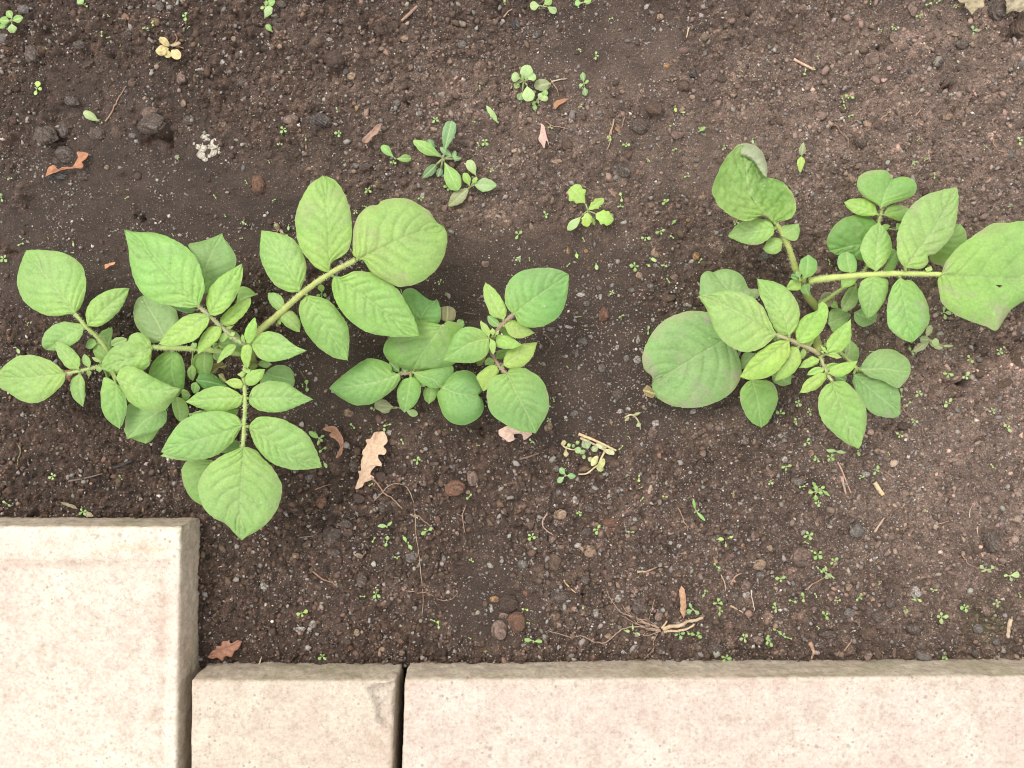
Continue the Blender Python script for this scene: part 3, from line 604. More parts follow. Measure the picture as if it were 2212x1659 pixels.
LEFT_LEAVES = """
T4|LA|0|-14|g|650,1050|225,505|700,990 735,880 742,760 715,650 640,570 530,520 420,503 300,498|590,1058 440,1072 300,1020 190,920 148,780 155,700 185,600|560,930 380,710
T4|LA|1|-6|g|755,1160|1118,832|740,1050 775,960 850,890 950,845 1040,828|860,1160 960,1100 1050,1000 1100,900|
T4|LA|-1|-10|g|720,1168|400,1366|700,1140 620,1128 540,1122 440,1165 380,1230 358,1320|715,1220 680,1280 600,1335 500,1368|
T4|LA|-4|-3|g|835,1310|738,1340|810,1272 765,1275|800,1350 760,1355|
T4|LB|1|-9|g|565,1572|-20,1600|500,1500 400,1440 280,1408 150,1420 60,1480 0,1540|555,1638 500,1708 400,1788 300,1826 180,1803 80,1738 0,1690|380,1590 200,1610|v=7
T4|LB|1|-2|g|680,1535|465,1288|590,1525 520,1450 485,1370|695,1460 650,1380 560,1310||
T4|LB|1|-1|g|775,1520|730,1400|715,1480 710,1430|785,1480 770,1430||
T4|LB|0|-8|g|690,1568|718,1856|620,1620 605,1690 630,1778 680,1830|725,1620 737,1690 735,1780||
T4|LB|1|1|g|872,1470|795,1425|840,1472 810,1455|860,1445 820,1425||
T4|LB|0|-3|g|770,1540|768,1600|745,1560|790,1560||
T4|LB|2|-2|g|850,1500|860,1560|830,1530|885,1525||
T4|LB|-8|4|g|930,1620|968,1168|860,1480 812,1400 805,1330 845,1240 900,1190|1010,1500 985,1400 965,1290 975,1220|||fold=.3
T4|LC|2|-6|g|1310,1352|880,1530|1290,1280 1215,1215 1130,1235 1100,1290 1020,1320 940,1380 890,1450|1305,1440 1280,1510 1220,1545 1100,1560 980,1570||crinkle=.0016
T4|LC|-3|-1|m|1100,1270|960,1330|1060,1255 1000,1260 960,1290|1080,1320 1010,1340||
T4|LB|16|-5|g|1000,1608|1562,1700|1040,1528 1120,1506 1200,1528 1320,1598 1450,1663|1060,1718 1110,1808 1200,1868 1320,1910 1430,1878 1510,1778|1180,1690 1400,1722|v=6 fold=.05 curl=.35
T4|LB|9|-14|g|1000,1640|1035,2048|905,1600 880,1670 868,1768 880,1888 940,1978|1060,1708 1095,1808 1090,1908 1060,1998||
T4|LB|-2|-10|s|1420,1850|1098,2135|1300,1810 1160,1826 1105,1840 1085,1950 1080,2040|1440,1900 1440,1970 1400,2030 1310,2080 1200,2110||quilt=.7
T4|LB|-8|-8|m|1290,1990|1258,2175|1130,1990 1070,2050 1100,2110 1170,2145|1380,2030 1350,2090 1310,2145||
T4|LC|-3|-14|m|1480,1368|1540,1765|1400,1395 1330,1460 1290,1540 1282,1640 1340,1710 1420,1750|1550,1400 1590,1480 1600,1600 1585,1700||
T4|LD|1|-13|g|1718,985|1070,325|1765,850 1755,740 1720,620 1640,500 1500,410 1350,355 1180,345|1660,1000 1500,988 1350,950 1230,880 1160,760 1120,600 1105,460|1420,690 1220,450|v=7
T4|LD|1|-5|y|1810,1062|2093,618|1783,970 1800,860 1870,760 1980,680|1880,1065 1960,1010 2030,920 2080,800 2097,700||
T4|LD|1|-8|y|1808,1075|1370,1315|1740,1048 1640,1055 1540,1110 1450,1200|1805,1130 1760,1200 1680,1280 1560,1320 1450,1328||
T4|LD|-2|-5|y|1905,1148|2165,912|1905,1090 1960,1030 2060,950|1990,1155 2060,1110 2125,1040 2165,970||
T4|LD|1|-6|y|1905,1162|1708,1400|1820,1160 1750,1230 1715,1310|1915,1210 1880,1280 1800,1350||
T4|LD|0|-2|y|1955,1208|1915,1300|1905,1230 1898,1275|1970,1245 1945,1285||
T4|LD|-2|-2|y|1930,1175|2028,1150|1970,1160|1975,1195||
T4|LD|1|0|y|1985,1245|2030,1215|2000,1212|2018,1240||
T4|LD|1|0|y|1990,1250|1995,1275|1980,1262|2003,1262||
T4|LD|-22|-8|s|1742,895|1920,355|1755,760 1720,650 1670,540 1625,455 1720,430 1840,392|1850,840 1960,740 2030,650 2037,560 1990,470 1935,400|1790,620|quilt=.6
T4|LC|-4|-8|s|1440,1290|1230,895|1300,1300 1220,1220 1165,1120 1152,1020 1180,930|1530,1180 1545,1100 1510,1010 1400,950 1300,905||quilt=.6
T4|LD|-16|-6|k|1700,1020|1480,975|1640,985 1560,965|1640,1045 1550,1030||
T4|LD|-18|-8|m|2040,965|2218,888|2060,860 2080,815 2150,830|2100,950 2165,908||
T4|LD|-26|-4|m|1890,1310|2110,1330|1930,1230 2000,1190 2070,1240|1900,1350 1980,1370 2080,1370||
T4|LC|-3|-8|m|1765,1378|1772,1602|1690,1405 1658,1480 1690,1555|1830,1400 1843,1480 1815,1562||
T4|LC|-2|-3|m|1880,1380|1885,1460|1842,1400 1845,1440|1912,1395 1908,1435||
T4|LC|3|-2|m|1690,1345|1660,1300|1650,1330|1700,1310||
T4|LC|-3|-4|m|1840,1360|1900,1320|1840,1320 1870,1300|1880,1355||
L0|LE|8|-2|y|715,560|545,703|690,540 640,548 590,600 560,660|710,580 680,620 620,660 570,700||
T4|LE|12|-4|y|2143,1315|2140,1524|2090,1340 2083,1430 2110,1495|2175,1340 2170,1430 2155,1490||
T4|LE|12|5|y|2140,1308|2203,1080|2108,1240 2130,1170 2170,1110|2180,1290 2212,1220 2222,1150||
L0|LE|11|3|g|845,540|1322,597|880,480 960,435 1040,435 1120,470 1220,550|870,610 920,665 1010,692 1120,680 1230,640||v=6
L0|LE|10|2|y|800,540|762,455|760,510 755,480|790,510 780,470||
L0|LE|11|1|y|760,540|720,500|735,525|750,505||
T4|LC|-6|-6|m|1655,1490|1668,1632|1618,1550 1635,1610|1692,1530 1688,1595||
L0|LE|-26|-6|k|370,850|640,905|400,790 470,775 560,830|380,880 450,930 560,920||
L0|LE|-25|-3|m|370,870|345,965|330,880 320,920|400,920 380,960||
L0|LE|-24|-3|m|240,960|320,985|250,930 290,940|250,1020 290,1025||
L0|LE|-20|-10|m|200,990|225,1210|155,1030 165,1110 195,1180|260,1020 305,1110 280,1190||
L0|LE|-18|-6|m|310,1150|740,1100|400,1115 560,1115 650,1098|400,1170 560,1165 700,1160||
B0|LE|1|-15|g|2103,762|2085,1572|2060,778 1900,850 1780,950 1715,1070 1718,1180 1760,1290 1850,1380 1950,1430 2020,1505|2150,768 2220,800 2272,860 2360,950 2422,1060 2436,1130 2420,1240 2370,1345 2290,1440 2212,1498 2150,1530|2090,1000 2075,1300|v=7
B0|LE|1|-12|g|2095,575|1390,810|2060,510 1980,470 1850,455 1700,480 1560,550 1460,680 1415,760|2060,640 2010,720 1900,820 1780,868 1650,868 1500,840|1900,650 1650,720|v=8
P|LE|1|-11|g|537,921|695,1009|553,903 578,900 608,905 640,921 665,939 680,966 690,990|542,940 553,966 578,994 603,1007 635,1015 670,1013|575,945 630,985|v=8
B0|LE|1|-8|g|2097,330|1600,375|2050,290 1950,245 1850,240 1720,290|2085,400 2000,440 1880,462 1740,435||v=7
L0|LE|1|-6|g|820,1008|1380,1018|860,920 960,865 1060,858 1160,880 1260,950|840,1070 920,1115 1020,1130 1140,1118 1260,1070||v=8
L0|LE|2|-2|y|772,885|617,868|740,840 680,838|760,918 690,920||
L0|LE|2|-1|y|785,850|965,757|810,790 880,760|810,895 880,890 940,830||
L0|LE|3|0|y|790,795|722,800|760,780|765,825||
L0|LE|3|1|y|782,785|838,757|790,760|830,795||
B0|LE|-30|-10|m|1830,880|1745,1270|1700,866 1610,890 1568,980 1600,1120 1670,1225|1900,950 1860,1050 1800,1180||
L0|LE|-14|-6|s|770,1440|580,1480|740,1385 680,1362 620,1400|760,1480 680,1490||
B0|LE|-9|-10|g|1800,800|1387,842|1600,770 1470,780|1720,868 1600,882 1480,868||
L0|LE|-30|-8|s|960,790|1220,860|1020,740 1090,718 1170,740 1210,790|920,880 980,930 1100,930 1200,910||quilt=.6
L0|LE|-28|-2|s|900,715|1020,715|930,685 980,680|940,740 990,742||
L0|LE|-30|-2|s|850,720|905,730|870,705|870,740||
L0|LC|-14|-8|n|500,790|630,725|495,725 540,705 600,705|540,790 565,745 610,755||lab=old_withered_yellow_brown_leaf
L0|LE|-30|-2|n|560,800|640,880|600,800|580,850||n=withered_leaf
T5|LF|1|-8|g|880,912|1622,628|838,870 835,780 842,650 880,540 960,460 1050,440 1090,405 1200,385 1320,395 1420,450 1500,500 1560,590|930,930 1000,1030 1100,1090 1200,1140 1280,1150 1400,1120 1520,1040 1610,920 1650,780 1650,690|1160,780 1400,680|v=7 quilt=1 dusty=.5
T5|LF|1|-6|g|632,1030|575,188|540,1000 440,900 370,780 340,620 345,520 390,390 470,265|655,940 740,890 800,830 828,700 820,520 780,380 720,270 650,212|630,750 610,450|v=8 dusty=.3
T5|LF|1|-8|g|378,1190|48,663|290,1195 170,1140 80,1010 35,880 36,760|400,1130 430,1060 432,950 390,830 310,730 200,690 110,670|250,950|v=7
T5|LF|1|-10|g|668,1060|1413,1572|740,1062 840,1020 960,1020 1080,1070 1220,1170 1310,1310 1380,1450|655,1150 690,1280 770,1400 880,1500 1000,1558 1150,1580 1280,1587|900,1210 1170,1420|v=9
T5|LF|0|-11|g|440,1225|792,1788|540,1235 640,1280 720,1370 790,1480 806,1600 800,1700|380,1290 372,1360 400,1480 470,1600 560,1690 680,1765|560,1420|v=8
T5|LF|0|-2|g|250,1342|102,1203|235,1260 180,1205|200,1360 140,1320 105,1260||
T5|LF|0|-4|g|220,1385|378,1542|290,1355 350,1395 385,1460|212,1440 270,1500 330,1530||
T5|LF|-1|-2|y|215,1440|180,1465|190,1430|210,1475||
"""
build_plant('potato_plant', (*U(548, 790), 0), 'largest potato plant, on the left, with long light green leaf stalks in all directions', 'potato plants in the bed', LEFT_STEMS, LEFT_LEAVES)

MID_STEMS = [
 ('st','stem',2.6,2.0,'M0',"1330,930,-2 1370,860,18 1420,760,38",STEMC),
 ('s2','stem',2.2,1.8,'M0',"980,1060,-2 960,1040,10 940,1000,18",STEMC),
 ('MA','leaf_stalk',1.3,1.1,'M0',"1450,700,40 1490,640,44 1560,560,47 1635,500,49",(.25,.17,.12)),
 ('MB','leaf_stalk',1.0,.8,'M0',"1420,760,38 1425,730,43 1415,712,46",(.25,.24,.12)),
 ('MC','leaf_stalk',1.2,1.1,'M0',"1420,800,30 1460,880,34 1510,960,37 1565,1015,38",(.25,.17,.12)),
 ('MD','leaf_stalk',1.1,.8,'M0',"1250,850,18 1160,700,26 1010,598,34",STALKC),
 ('ME','leaf_stalk',1.0,.9,'M0',"900,1010,16 800,1000,19 740,1012,21 640,1020,24",(.24,.18,.10)),
 ('MF','leaf_stalk',1.0,.8,'M0',"960,1030,14 1000,1080,18 1015,1130,22",STALKC),
]
MID_LEAVES = """
M0|MA|1|-8|b|1635,500|2108,160|1590,470 1555,400 1558,300 1600,200 1700,130 1820,105 1940,103 2040,125|1680,590 1780,620 1900,600 2000,540 2070,430 2097,300|1800,370|v=7
M0|MA|1|-3|y|1540,552|1385,228|1440,520 1400,440 1372,350 1370,280|1568,500 1560,430 1500,330 1440,265||
M0|MA|0|-2|b|1505,612|1403,517|1440,605 1408,560|1505,570 1455,520||
M0|MA|1|-5|y|1548,605|1812,665|1580,560 1640,558 1720,600|1600,685 1680,712 1760,690||
M0|MA|-5|-4|m|1515,625|1640,702|1550,620 1600,650|1530,670 1590,700||
M0|MB|2|-8|b|1415,713|1020,905|1380,660 1300,620 1220,613 1145,650 1090,740 1050,830|1420,780 1390,860 1320,910 1220,926 1110,915|1240,760|v=7
M0|MB|3|0|y|1415,700|1345,557|1360,650 1342,600|1430,655 1400,600||
M0|MB|3|-1|y|1428,715|1452,855|1420,770 1435,825|1470,745 1472,815||
M0|MB|1|-2|y|1475,710|1700,765|1500,680 1570,688 1640,722|1480,780 1560,800 1640,795||
M0|MB|3|2|y|1450,690|1445,622|1425,655|1470,650||
M0|MB|3|1|y|1470,690|1500,640|1470,660|1500,670||
M0|MC|1|-9|b|1572,1015|1822,1530|1480,1030 1420,1080 1398,1180 1405,1290 1450,1380 1550,1450 1680,1512|1600,975 1700,963 1800,1010 1880,1080 1922,1180 1937,1300 1900,1400 1850,1480|1650,1180 1750,1370|v=8
M0|MC|1|-4|y|1540,942|1835,747|1545,880 1600,800 1710,755|1600,975 1700,960 1790,870||
M0|MC|-6|-4|m|1480,885|1600,812|1480,830 1540,805|1530,890 1590,850||
M0|MC|1|-8|y|1490,955|1365,1168|1430,940 1340,1000 1308,1045 1335,1110|1502,1000 1450,1080 1400,1150||
M0|MC|0|-3|m|1462,900|1380,945|1420,877 1385,905|1450,940||
M0|MD|0|-16|m|1012,598|750,1000|900,570 780,560 640,640 540,720 503,800 515,860 580,930 660,970|1060,563 1150,580 1190,625 1190,720 1180,850 1120,930 1000,975 880,988|930,720 830,860|v=6 dusty=.6 fold=.02 curl=.3 arch=.1
M0|MD|-10|-2|b|800,600|965,372|700,520 655,400 680,300 760,280 850,345 920,388|900,600 980,582 1003,500 990,420||v=6 quilt=1.2
M0|MD|-12|-2|q|1050,572|1060,432|998,540 998,450|1110,555 1132,500 1110,450||
M0|MD|-10|-2|m|1140,600|1198,560|1140,560 1165,548|1170,628 1205,600||
M0|ME|1|-8|b|642,1020|33,1143|580,995 570,950 480,900 375,885 270,940 150,1030 80,1095|650,1065 600,1140 500,1225 380,1285 250,1285 130,1222|450,1090 200,1130|v=8 curl=.45 fold=.08
M0|ME|1|-9|m|740,1045|685,1353|660,1080 622,1160 625,1240 650,1310|795,1060 827,1130 810,1230 760,1305||
M0|ME|-4|-2|k|640,1000|555,912|575,990 552,945|640,960 600,920||
M0|ME|-3|-1|k|720,1025|660,970|665,1010|715,970||
M0|ME|-4|-1|k|780,1030|810,975|760,990|830,1010||
M0|ME|3|-3|b|762,1005|1010,1145|880,985 1020,955 1105,948 1100,1040 1055,1105|800,1070 860,1115 930,1145||v=6
M0|MF|3|-1|b|1013,1132|1322,1200|1060,1055 1120,1005 1210,988 1280,1012 1330,1080 1358,1150|968,1190 985,1280 1020,1370 1090,1440 1200,1462 1310,1410 1370,1330 1362,1250|1110,1178 1220,1200|v=7 fold=.1 curl=.5
M0|MF|-6|-4|m|920,1125|897,1280|858,1150 852,1225|985,1145 950,1235||
M0|MF|2|-4|k|1290,1030|1335,1195|1300,1120|1345,1080 1365,1150||
M0|ME|-2|-2|m|745,1040|865,1130|760,1090 810,1125|790,1030 845,1085||
"""
build_plant('potato_plant', (*U(1045, 790), 0), 'smallest potato plant, in the middle, with dark bluish green leaves and purple tinged stalks', 'potato plants in the bed', MID_STEMS, MID_LEAVES)

RIGHT_STEMS = [
 ('st','stem',3.2,2.6,'R1',"1090,1560,-2 1040,1500,14 990,1420,28 960,1310,38",STEMC),
 ('s2','stem',3.2,2.6,'R0',"1560,560,0 1600,640,20 1640,740,36 1650,830,44",STEMC),
 ('RA','leaf_stalk',1.6,1.2,'R0',"1660,850,46 1580,800,50 1470,750,54 1290,680,58",(.28,.25,.13)),
 ('RA2','leaf_stalk',1.1,1.0,'R0',"1660,860,46 1690,930,50 1730,1020,53 1775,1090,55",(.28,.29,.13)),
 ('RB','leaf_stalk',2.5,1.7,'R1',"930,1270,36 895,1200,38 845,1040,42 780,900,46 730,820,48",STEMC),
 ('RC','shoot',1.2,.8,'R1',"965,1330,38 962,1310,42 958,1295,44",STEMC),
 ('RD','leaf_stalk',2.4,1.6,'T7',"350,880,38 520,855,41 800,830,44 1150,815,48 1500,822,52",(.31,.38,.11)),
 ('RE','leaf_stalk',1.3,1.0,'T7',"430,1090,10 560,1000,16 720,890,22 850,760,26 900,560,28 950,400,30 990,230,33",STALKC),
 ('RF','leaf_stalk',1.3,1.0,'R0',"1700,760,20 1850,840,22 1960,950,26 2010,990,28",STALKC),
 ('RG','leaf_stalk',1.2,1.0,'R0',"1560,560,6 1300,700,16 1050,640,22 900,700,26",STALKC),
 ('RH','leaf_stalk',1.0,.8,'R0',"1400,700,16 1200,880,24 1085,1060,28",STALKC),
]
RIGHT_LEAVES = """
R0|RG|0|-14|s|890,690|215,1095|860,560 760,500 600,473 470,490 330,550 220,660 150,790 128,890 150,980 215,1045|960,850 988,1000 950,1120 860,1210 720,1283 560,1312 400,1298 280,1240 222,1180|560,890 380,1000|v=6 dusty=.9 quilt=1
R0|RG|-8|2|n|245,1190|133,1160|190,1120 150,1135|220,1225 160,1205||n=withered_tip
R0|RG|3|-6|s|1000,440|745,140|860,470 650,370 627,260 640,170 688,130|1145,340 1120,285 1050,278 1010,195 950,140 860,113 785,122|880,300|dusty=.7 quilt=.8
R0|RA|1|-12|g|1290,680|612,345|1232,560 1180,450 1100,370 1000,318 880,298 780,310 690,330|1230,740 1150,800 1030,830 900,790 780,680 730,570 690,470 640,390|1100,575 850,430|v=7 fold=.2
R0|RA|2|-6|g|1400,690|1122,195|1310,670 1240,560 1190,440 1140,320|1460,620 1492,500 1460,380 1380,280 1260,220|1340,480|v=7
R0|RA|1|-8|y|1400,730|975,1045|1310,733 1200,780 1090,870 1020,960|1410,830 1360,920 1270,1020 1150,1062 1040,1065||v=7
R0|RA|0|-8|y|1478,790|1275,1080|1410,785 1380,880 1310,980|1505,880 1480,960 1400,1040||
R0|RA|-2|-4|y|1525,795|1500,895|1495,830|1548,825 1535,870||
R0|RA|1|-4|y|1480,745|1690,390|1452,680 1460,600 1530,520 1640,468 1650,420|1530,757 1620,710 1700,620 1735,500 1727,430||
R0|RA|-3|-3|y|1505,770|1615,715|1530,740|1560,792 1600,760||
R0|RA2|2|-2|y|1730,840|1932,545|1720,760 1760,680 1860,600|1830,832 1900,780 1937,700 1935,620||
R0|RA2|3|0|y|1735,845|1665,765|1670,815 1700,850|1715,800||
R0|RA2|2|0|y|1715,852|1858,880|1790,832|1760,872 1810,888||
R0|RA2|2|-3|y|1660,893|1478,968|1600,866 1530,905|1645,930 1570,965||
R0|RF|-2|-3|s|1885,890|1925,722|1880,830 1893,770|1950,930 2005,870 1985,780||
R0|RA2|2|-2|y|1742,1012|1992,905|1765,965 1850,925|1800,1045 1880,1032 1950,980||
R0|RA2|0|-1|y|1712,982|1835,930|1730,935 1780,922|1760,985||
R0|RA2|1|-2|y|1702,968|1555,1030|1630,958 1570,995|1690,1005 1620,1028||
R0|RA2|1|-4|y|1717,1010|1488,1182|1645,1018 1540,1082|1715,1070 1650,1140 1560,1177||
R0|RA2|1|-9|g|1772,1090|2000,1668|1700,1130 1653,1220 1655,1330 1690,1430 1770,1520 1880,1610|1870,1080 1950,1140 2030,1240 2067,1350 2062,1480 2025,1620|1850,1300 1920,1480|v=7
R0|RF|3|-4|s|2010,980|2450,1000|2050,900 2120,835 2200,805 2300,810 2400,870 2445,925|2080,1040 2200,1075 2300,1130 2360,1135 2420,1065||dusty=.6
B3|RF|-2|-5|s|740,358|1145,695|800,350 900,372 980,375 1060,410 1110,460 1140,530 1147,620|733,430 770,520 850,650 930,710 1060,737 1115,728|900,500|dusty=.5
R0|RF|-3|-2|m|1990,960|2100,1040|2050,965|2020,1030||
R0|RH|0|-14|m|1082,1062|1160,1482|1010,1110 975,1190 985,1290 1030,1380 1090,1450|1220,1080 1280,1130 1302,1240 1270,1340 1215,1440||dusty=.5
R0|RH|-4|-4|s|1250,1030|1415,1105|1330,995 1415,1020|1270,1095 1350,1122||
R0|RH|-2|-4|s|1100,840|968,970|1020,830 975,900|1090,930 1030,975||
R0|RH|0|-3|k|1270,720|1390,700|1300,690 1350,680|1300,735 1350,735||
R0|RF|2|-3|k|1790,1035|1890,1085|1850,1020 1895,1040|1810,1080||
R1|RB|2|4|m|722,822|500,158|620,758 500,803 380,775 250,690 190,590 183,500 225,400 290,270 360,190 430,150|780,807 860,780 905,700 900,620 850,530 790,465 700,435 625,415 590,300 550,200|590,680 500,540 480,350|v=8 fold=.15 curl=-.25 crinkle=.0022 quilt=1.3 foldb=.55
R1|RB|8|0|p|350,208|650,425|400,145 470,133 550,150 610,200 648,290 660,370|430,165 500,168 560,215 592,300 615,390||fold=.1 curl=.8
R1|RB|2|-9|g|722,870|316,932|680,800 600,785 500,790 400,832|702,930 620,990 520,1012 420,985 350,955||dusty=.5
R1|RB|2|-4|g|778,930|928,825|765,870 810,838 870,833|850,967 910,967 940,890||
R1|RB|0|-4|g|788,990|620,1042|770,955 700,948 650,985|775,1055 720,1090 650,1078||
R1|RC|2|-2|b|990,1290|1010,1092|940,1240 943,1150|1045,1275 1088,1210 1080,1145||
R1|RC|2|-2|y|950,1340|818,1392|920,1303 858,1318|945,1392 880,1407||
R1|RC|1|-3|b|975,1350|1020,1452|1025,1345 1028,1400|940,1385 970,1432||
R1|RC|0|-2|k|925,1310|858,1290|900,1260 870,1260|900,1320||
R1|RC|4|2|b|940,1300|905,1235|900,1270|945,1255||
R1|RC|5|3|m|965,1310|1010,1250|960,1270|1010,1290||
R1|RC|5|3|y|960,1320|930,1300|935,1325|945,1295||
T7|RD|1|-16|g|1500,822|2540,880|1520,745 1560,680 1650,580 1750,505 1860,430 1950,382 2080,375 2212,360 2380,400 2500,600|1465,870 1475,960 1510,1080 1620,1170 1750,1230 1880,1270 1972,1308 2030,1230 2110,1120 2250,1030 2400,960|1800,845 2100,860|v=6 quilt=.7 dusty=.7 hole=2158.3,617.5,4.6
T7|RD|3|-10|g|1188,765|1632,68|1130,700 1113,600 1118,480 1160,350 1230,240 1340,150 1490,95|1250,772 1330,772 1387,720 1385,665 1450,638 1560,530 1620,400 1642,250 1645,130|1300,610 1460,390|v=7 dusty=.4
T7|RD|1|-6|g|930,797|968,383|860,750 808,660 803,570 850,470 910,400|1000,740 1062,640 1067,540 1030,450||
T7|RD|-8|-5|m|990,792|1118,620|1040,690 1060,600|1070,792 1120,720||
T7|RD|1|-2|b|712,810|678,623|620,782 596,710 625,645|760,795 770,720 740,655||
T7|RD|0|-4|y|690,823|640,942|635,860 628,900|740,828 767,870 720,922||
T7|RD|1|-9|g|925,830|862,1202|820,870 783,950 785,1050 820,1140|975,850 1032,870 1037,960 1000,1060 930,1165||
T7|RD|1|-11|g|1140,850|1245,1413|1080,920 1040,1020 1026,1150 1040,1270 1110,1350 1180,1392|1180,872 1245,880 1320,960 1370,1050 1393,1150 1386,1250 1315,1350|1190,1120|v=7 dusty=.5
T7|RD|1|0|y|1372,802|1412,750|1360,770|1418,785||
R1|RE|2|-3|m|1640,690|1738,440|1590,650 1500,600 1438,530 1437,450 1490,387 1590,363 1690,370|1750,650 1850,620 1932,570 1950,500 1910,440 1820,420|1680,560|dusty=.7
R1|RE|1|-3|y|1615,748|1320,640|1580,658 1500,613 1400,610|1540,763 1430,745 1360,702||
R1|RE|0|-3|m|1660,752|1880,690|1700,678 1800,662|1750,790 1845,795||dusty=.7
R1|RE|1|-4|h|1610,990|1195,1065|1630,850 1500,755 1390,755 1280,805 1197,900 1170,990|1560,1130 1450,1137 1370,1080 1270,1099|1400,1020|crinkle=.0012
R1|RE|0|-1|m|1640,845|1722,842|1680,828|1690,882||
T7|RE|-2|-5|m|1385,640|1665,388|1440,500 1560,400|1410,712 1480,745 1565,728 1660,640 1708,560 1713,460||dusty=.7
T7|RE|-1|-2|m|1110,440|1155,390|1110,380|1150,430||
T7|RE|0|-3|s|765,918|640,1135|690,950 632,1060|785,990 765,1080 690,1142||
T7|RE|0|0|q|440,1050|575,1000|470,990 530,972|500,1103 570,1080||
T7|RE|-2|-2|s|745,1150|930,1230|840,1110 940,1155|750,1225 830,1277||
T7|RE|-4|-3|s|520,1250|720,1170|540,1130 640,1120|570,1320 660,1270||
T7|RE|-2|-1|m|545,1060|608,1110|590,1055|550,1110||
"""
build_plant('potato_plant', (*U(1750, 670), 0), 'widest potato plant, on the right, with big dusty leaves and a horizontal stalk', 'potato plants in the bed', RIGHT_STEMS, RIGHT_LEAVES)
# ------------------------------------------------------------------ labels that point at one thing
LANDMARKS = [("pale oak leaf", 801, 993), ("curled brown oak leaf", 724, 940), ("small oak leaf", 485, 1403), ("long fine root thread", 905, 1230),
 ("pulled dead weed", 1400, 1355), ("large round brown stone", 1117, 1343), ("heap of withered weeds", 1275, 975), ("white bird dropping", 453, 316),
 ("orange oak leaf on the left", 145, 350), ("big clod at upper left", 330, 262), ("dried yellow weed", 362, 103), ("toothed pale seedling", 1268, 450),
 ("long-leaved weed rosette", 955, 345), ("pale yellow weed", 1012, 400), ("clustered round weed", 1142, 190), ("big slab's corner", 425, 1122),
 ("gap between slabs", 862, 1445), ("smooth tan stone", 1636, 1218), ("pale yellow straw chip", 1893, 1056), ("pale two-leaf sprout", 1731, 340),
 ("jagged pink-brown stone", 1880, 133), ("top right withered leaves", 2120, 15), ("oval rusty clod", 1303, 680),
 ("left plant's left tip", 5, 815), ("left plant's bottom leaf", 520, 1165), ("left plant's topmost leaf", 705, 385), ("middle plant's bottom leaf", 1155, 935),
 ("middle plant's top leaf", 1170, 640), ("right plant's biggest leaf", 1480, 775), ("right plant's bottom tip", 1855, 968), ("right plant's folded leaf", 1610, 390),
 ("right plant's heart-shaped leaf", 1915, 400), ("right plant's outermost leaf", 2152, 712), ("disc-leaved weed", 2005, 740),
 ("dark clod at top centre", 1381, 272), ("flat pointed stone", 1022, 1032), ("reddish clod", 1312, 1132), ("green moss patch", 2130, 1345),
 ("two upright chips", 1897, 1405), ("top left corner weed", 25, 45), ("middle of the long slab", 1500, 1440), ("right end of the long slab", 2190, 1430),
 ("weed at the top edge", 578, 20), ("pinkish curled leaf", 1174, 292), ("kinked root at upper left", 250, 220)]
DIRS = ["right of", "above right of", "above", "above left of", "left of", "below left of", "below", "below right of"]
PENDING = []
def autolabel(o, desc, cat, px, py, group):
    o['category'] = cat; o['group'] = group; PENDING.append((o, desc, px, py))
ORD = ["nearest", "second nearest", "third nearest", "fourth nearest", "fifth nearest", "sixth nearest", "seventh nearest", "eighth nearest", "ninth nearest", "tenth nearest", "eleventh nearest", "twelfth nearest"]
def finish_labels():
    G = {}
    for o, desc, px, py in PENDING:
        d = [math.hypot(px - l[1], py - l[2]) for l in LANDMARKS]; i = int(np.argmin(d)); l = LANDMARKS[i]
        k = int(round(math.degrees(math.atan2(-(py - l[2]), px - l[1])) / 45)) % 8
        G.setdefault((desc, l[0], DIRS[k]), []).append((d[i], o))
    for (desc, ln, dr), L in G.items():
        L.sort(key=lambda q: q[0])
        for j, (_, o) in enumerate(L):
            if len(L) == 1: t = f"{desc} {dr} the {ln}"
            else: t = f"{desc} {dr} the {ln}, {ORD[min(j, 11)]}"
            o['label'] = t

# ------------------------------------------------------------------ weeds and seedlings
SC_G = {'g': (.185, .335, .082), 'p': (.29, .41, .17), 'y': (.29, .44, .09), 'd': (.11, .22, .09), 'w': (.26, .29, .15), 'b': (.16, .30, .13), 'n': (.33, .25, .12)}
def small_leaf(bx, by, tx, ty, w, zb, zt, col, widest=.6, point=.5, seed=0, res=2.2, teeth=0, **kw):
    """parametric leaf in survey units; w = full width"""
    dx, dy = tx - bx, ty - by; L = math.hypot(dx, dy) + 1e-6; nx_, ny_ = -dy / L, dx / L
    A, B = [], []
    ts = (.06, .15, .3, .45, .6, .75, .88, .96)
    for t in ts:
        if t < widest: hw = (math.sin(t / widest * math.pi / 2)) ** (1.6 if widest > .5 else .8)
        else: hw = math.cos((t - widest) / (1 - widest) * math.pi / 2) ** point
        hw *= w / 2
        if teeth: 
            hwA = hw * (1 + (.16 if int(t * 20) % 2 else -.10)); hwB = hw * (1 + (.16 if int(t * 20 + 1) % 2 else -.10))
        else: hwA = hwB = hw
        A.append((bx + dx * t + nx_ * hwA, by + dy * t + ny_ * hwA)); B.append((bx + dx * t - nx_ * hwB, by + dy * t - ny_ * hwB))
    kw.setdefault('fold', .12); kw.setdefault('curl', .2)
    V, F, C = leaf_geo((bx, by), (tx, ty), A, B, [], zb, zt, col, veins=4, quilt=.35, arch=.10, seed=seed, res=res, dusty=.08, grad=False, **kw)
    # pale midrib is enough at this size
    return V, F, C
def gz(px, py):
    c = U(px, py); return float(ground(c[0], c[1]))
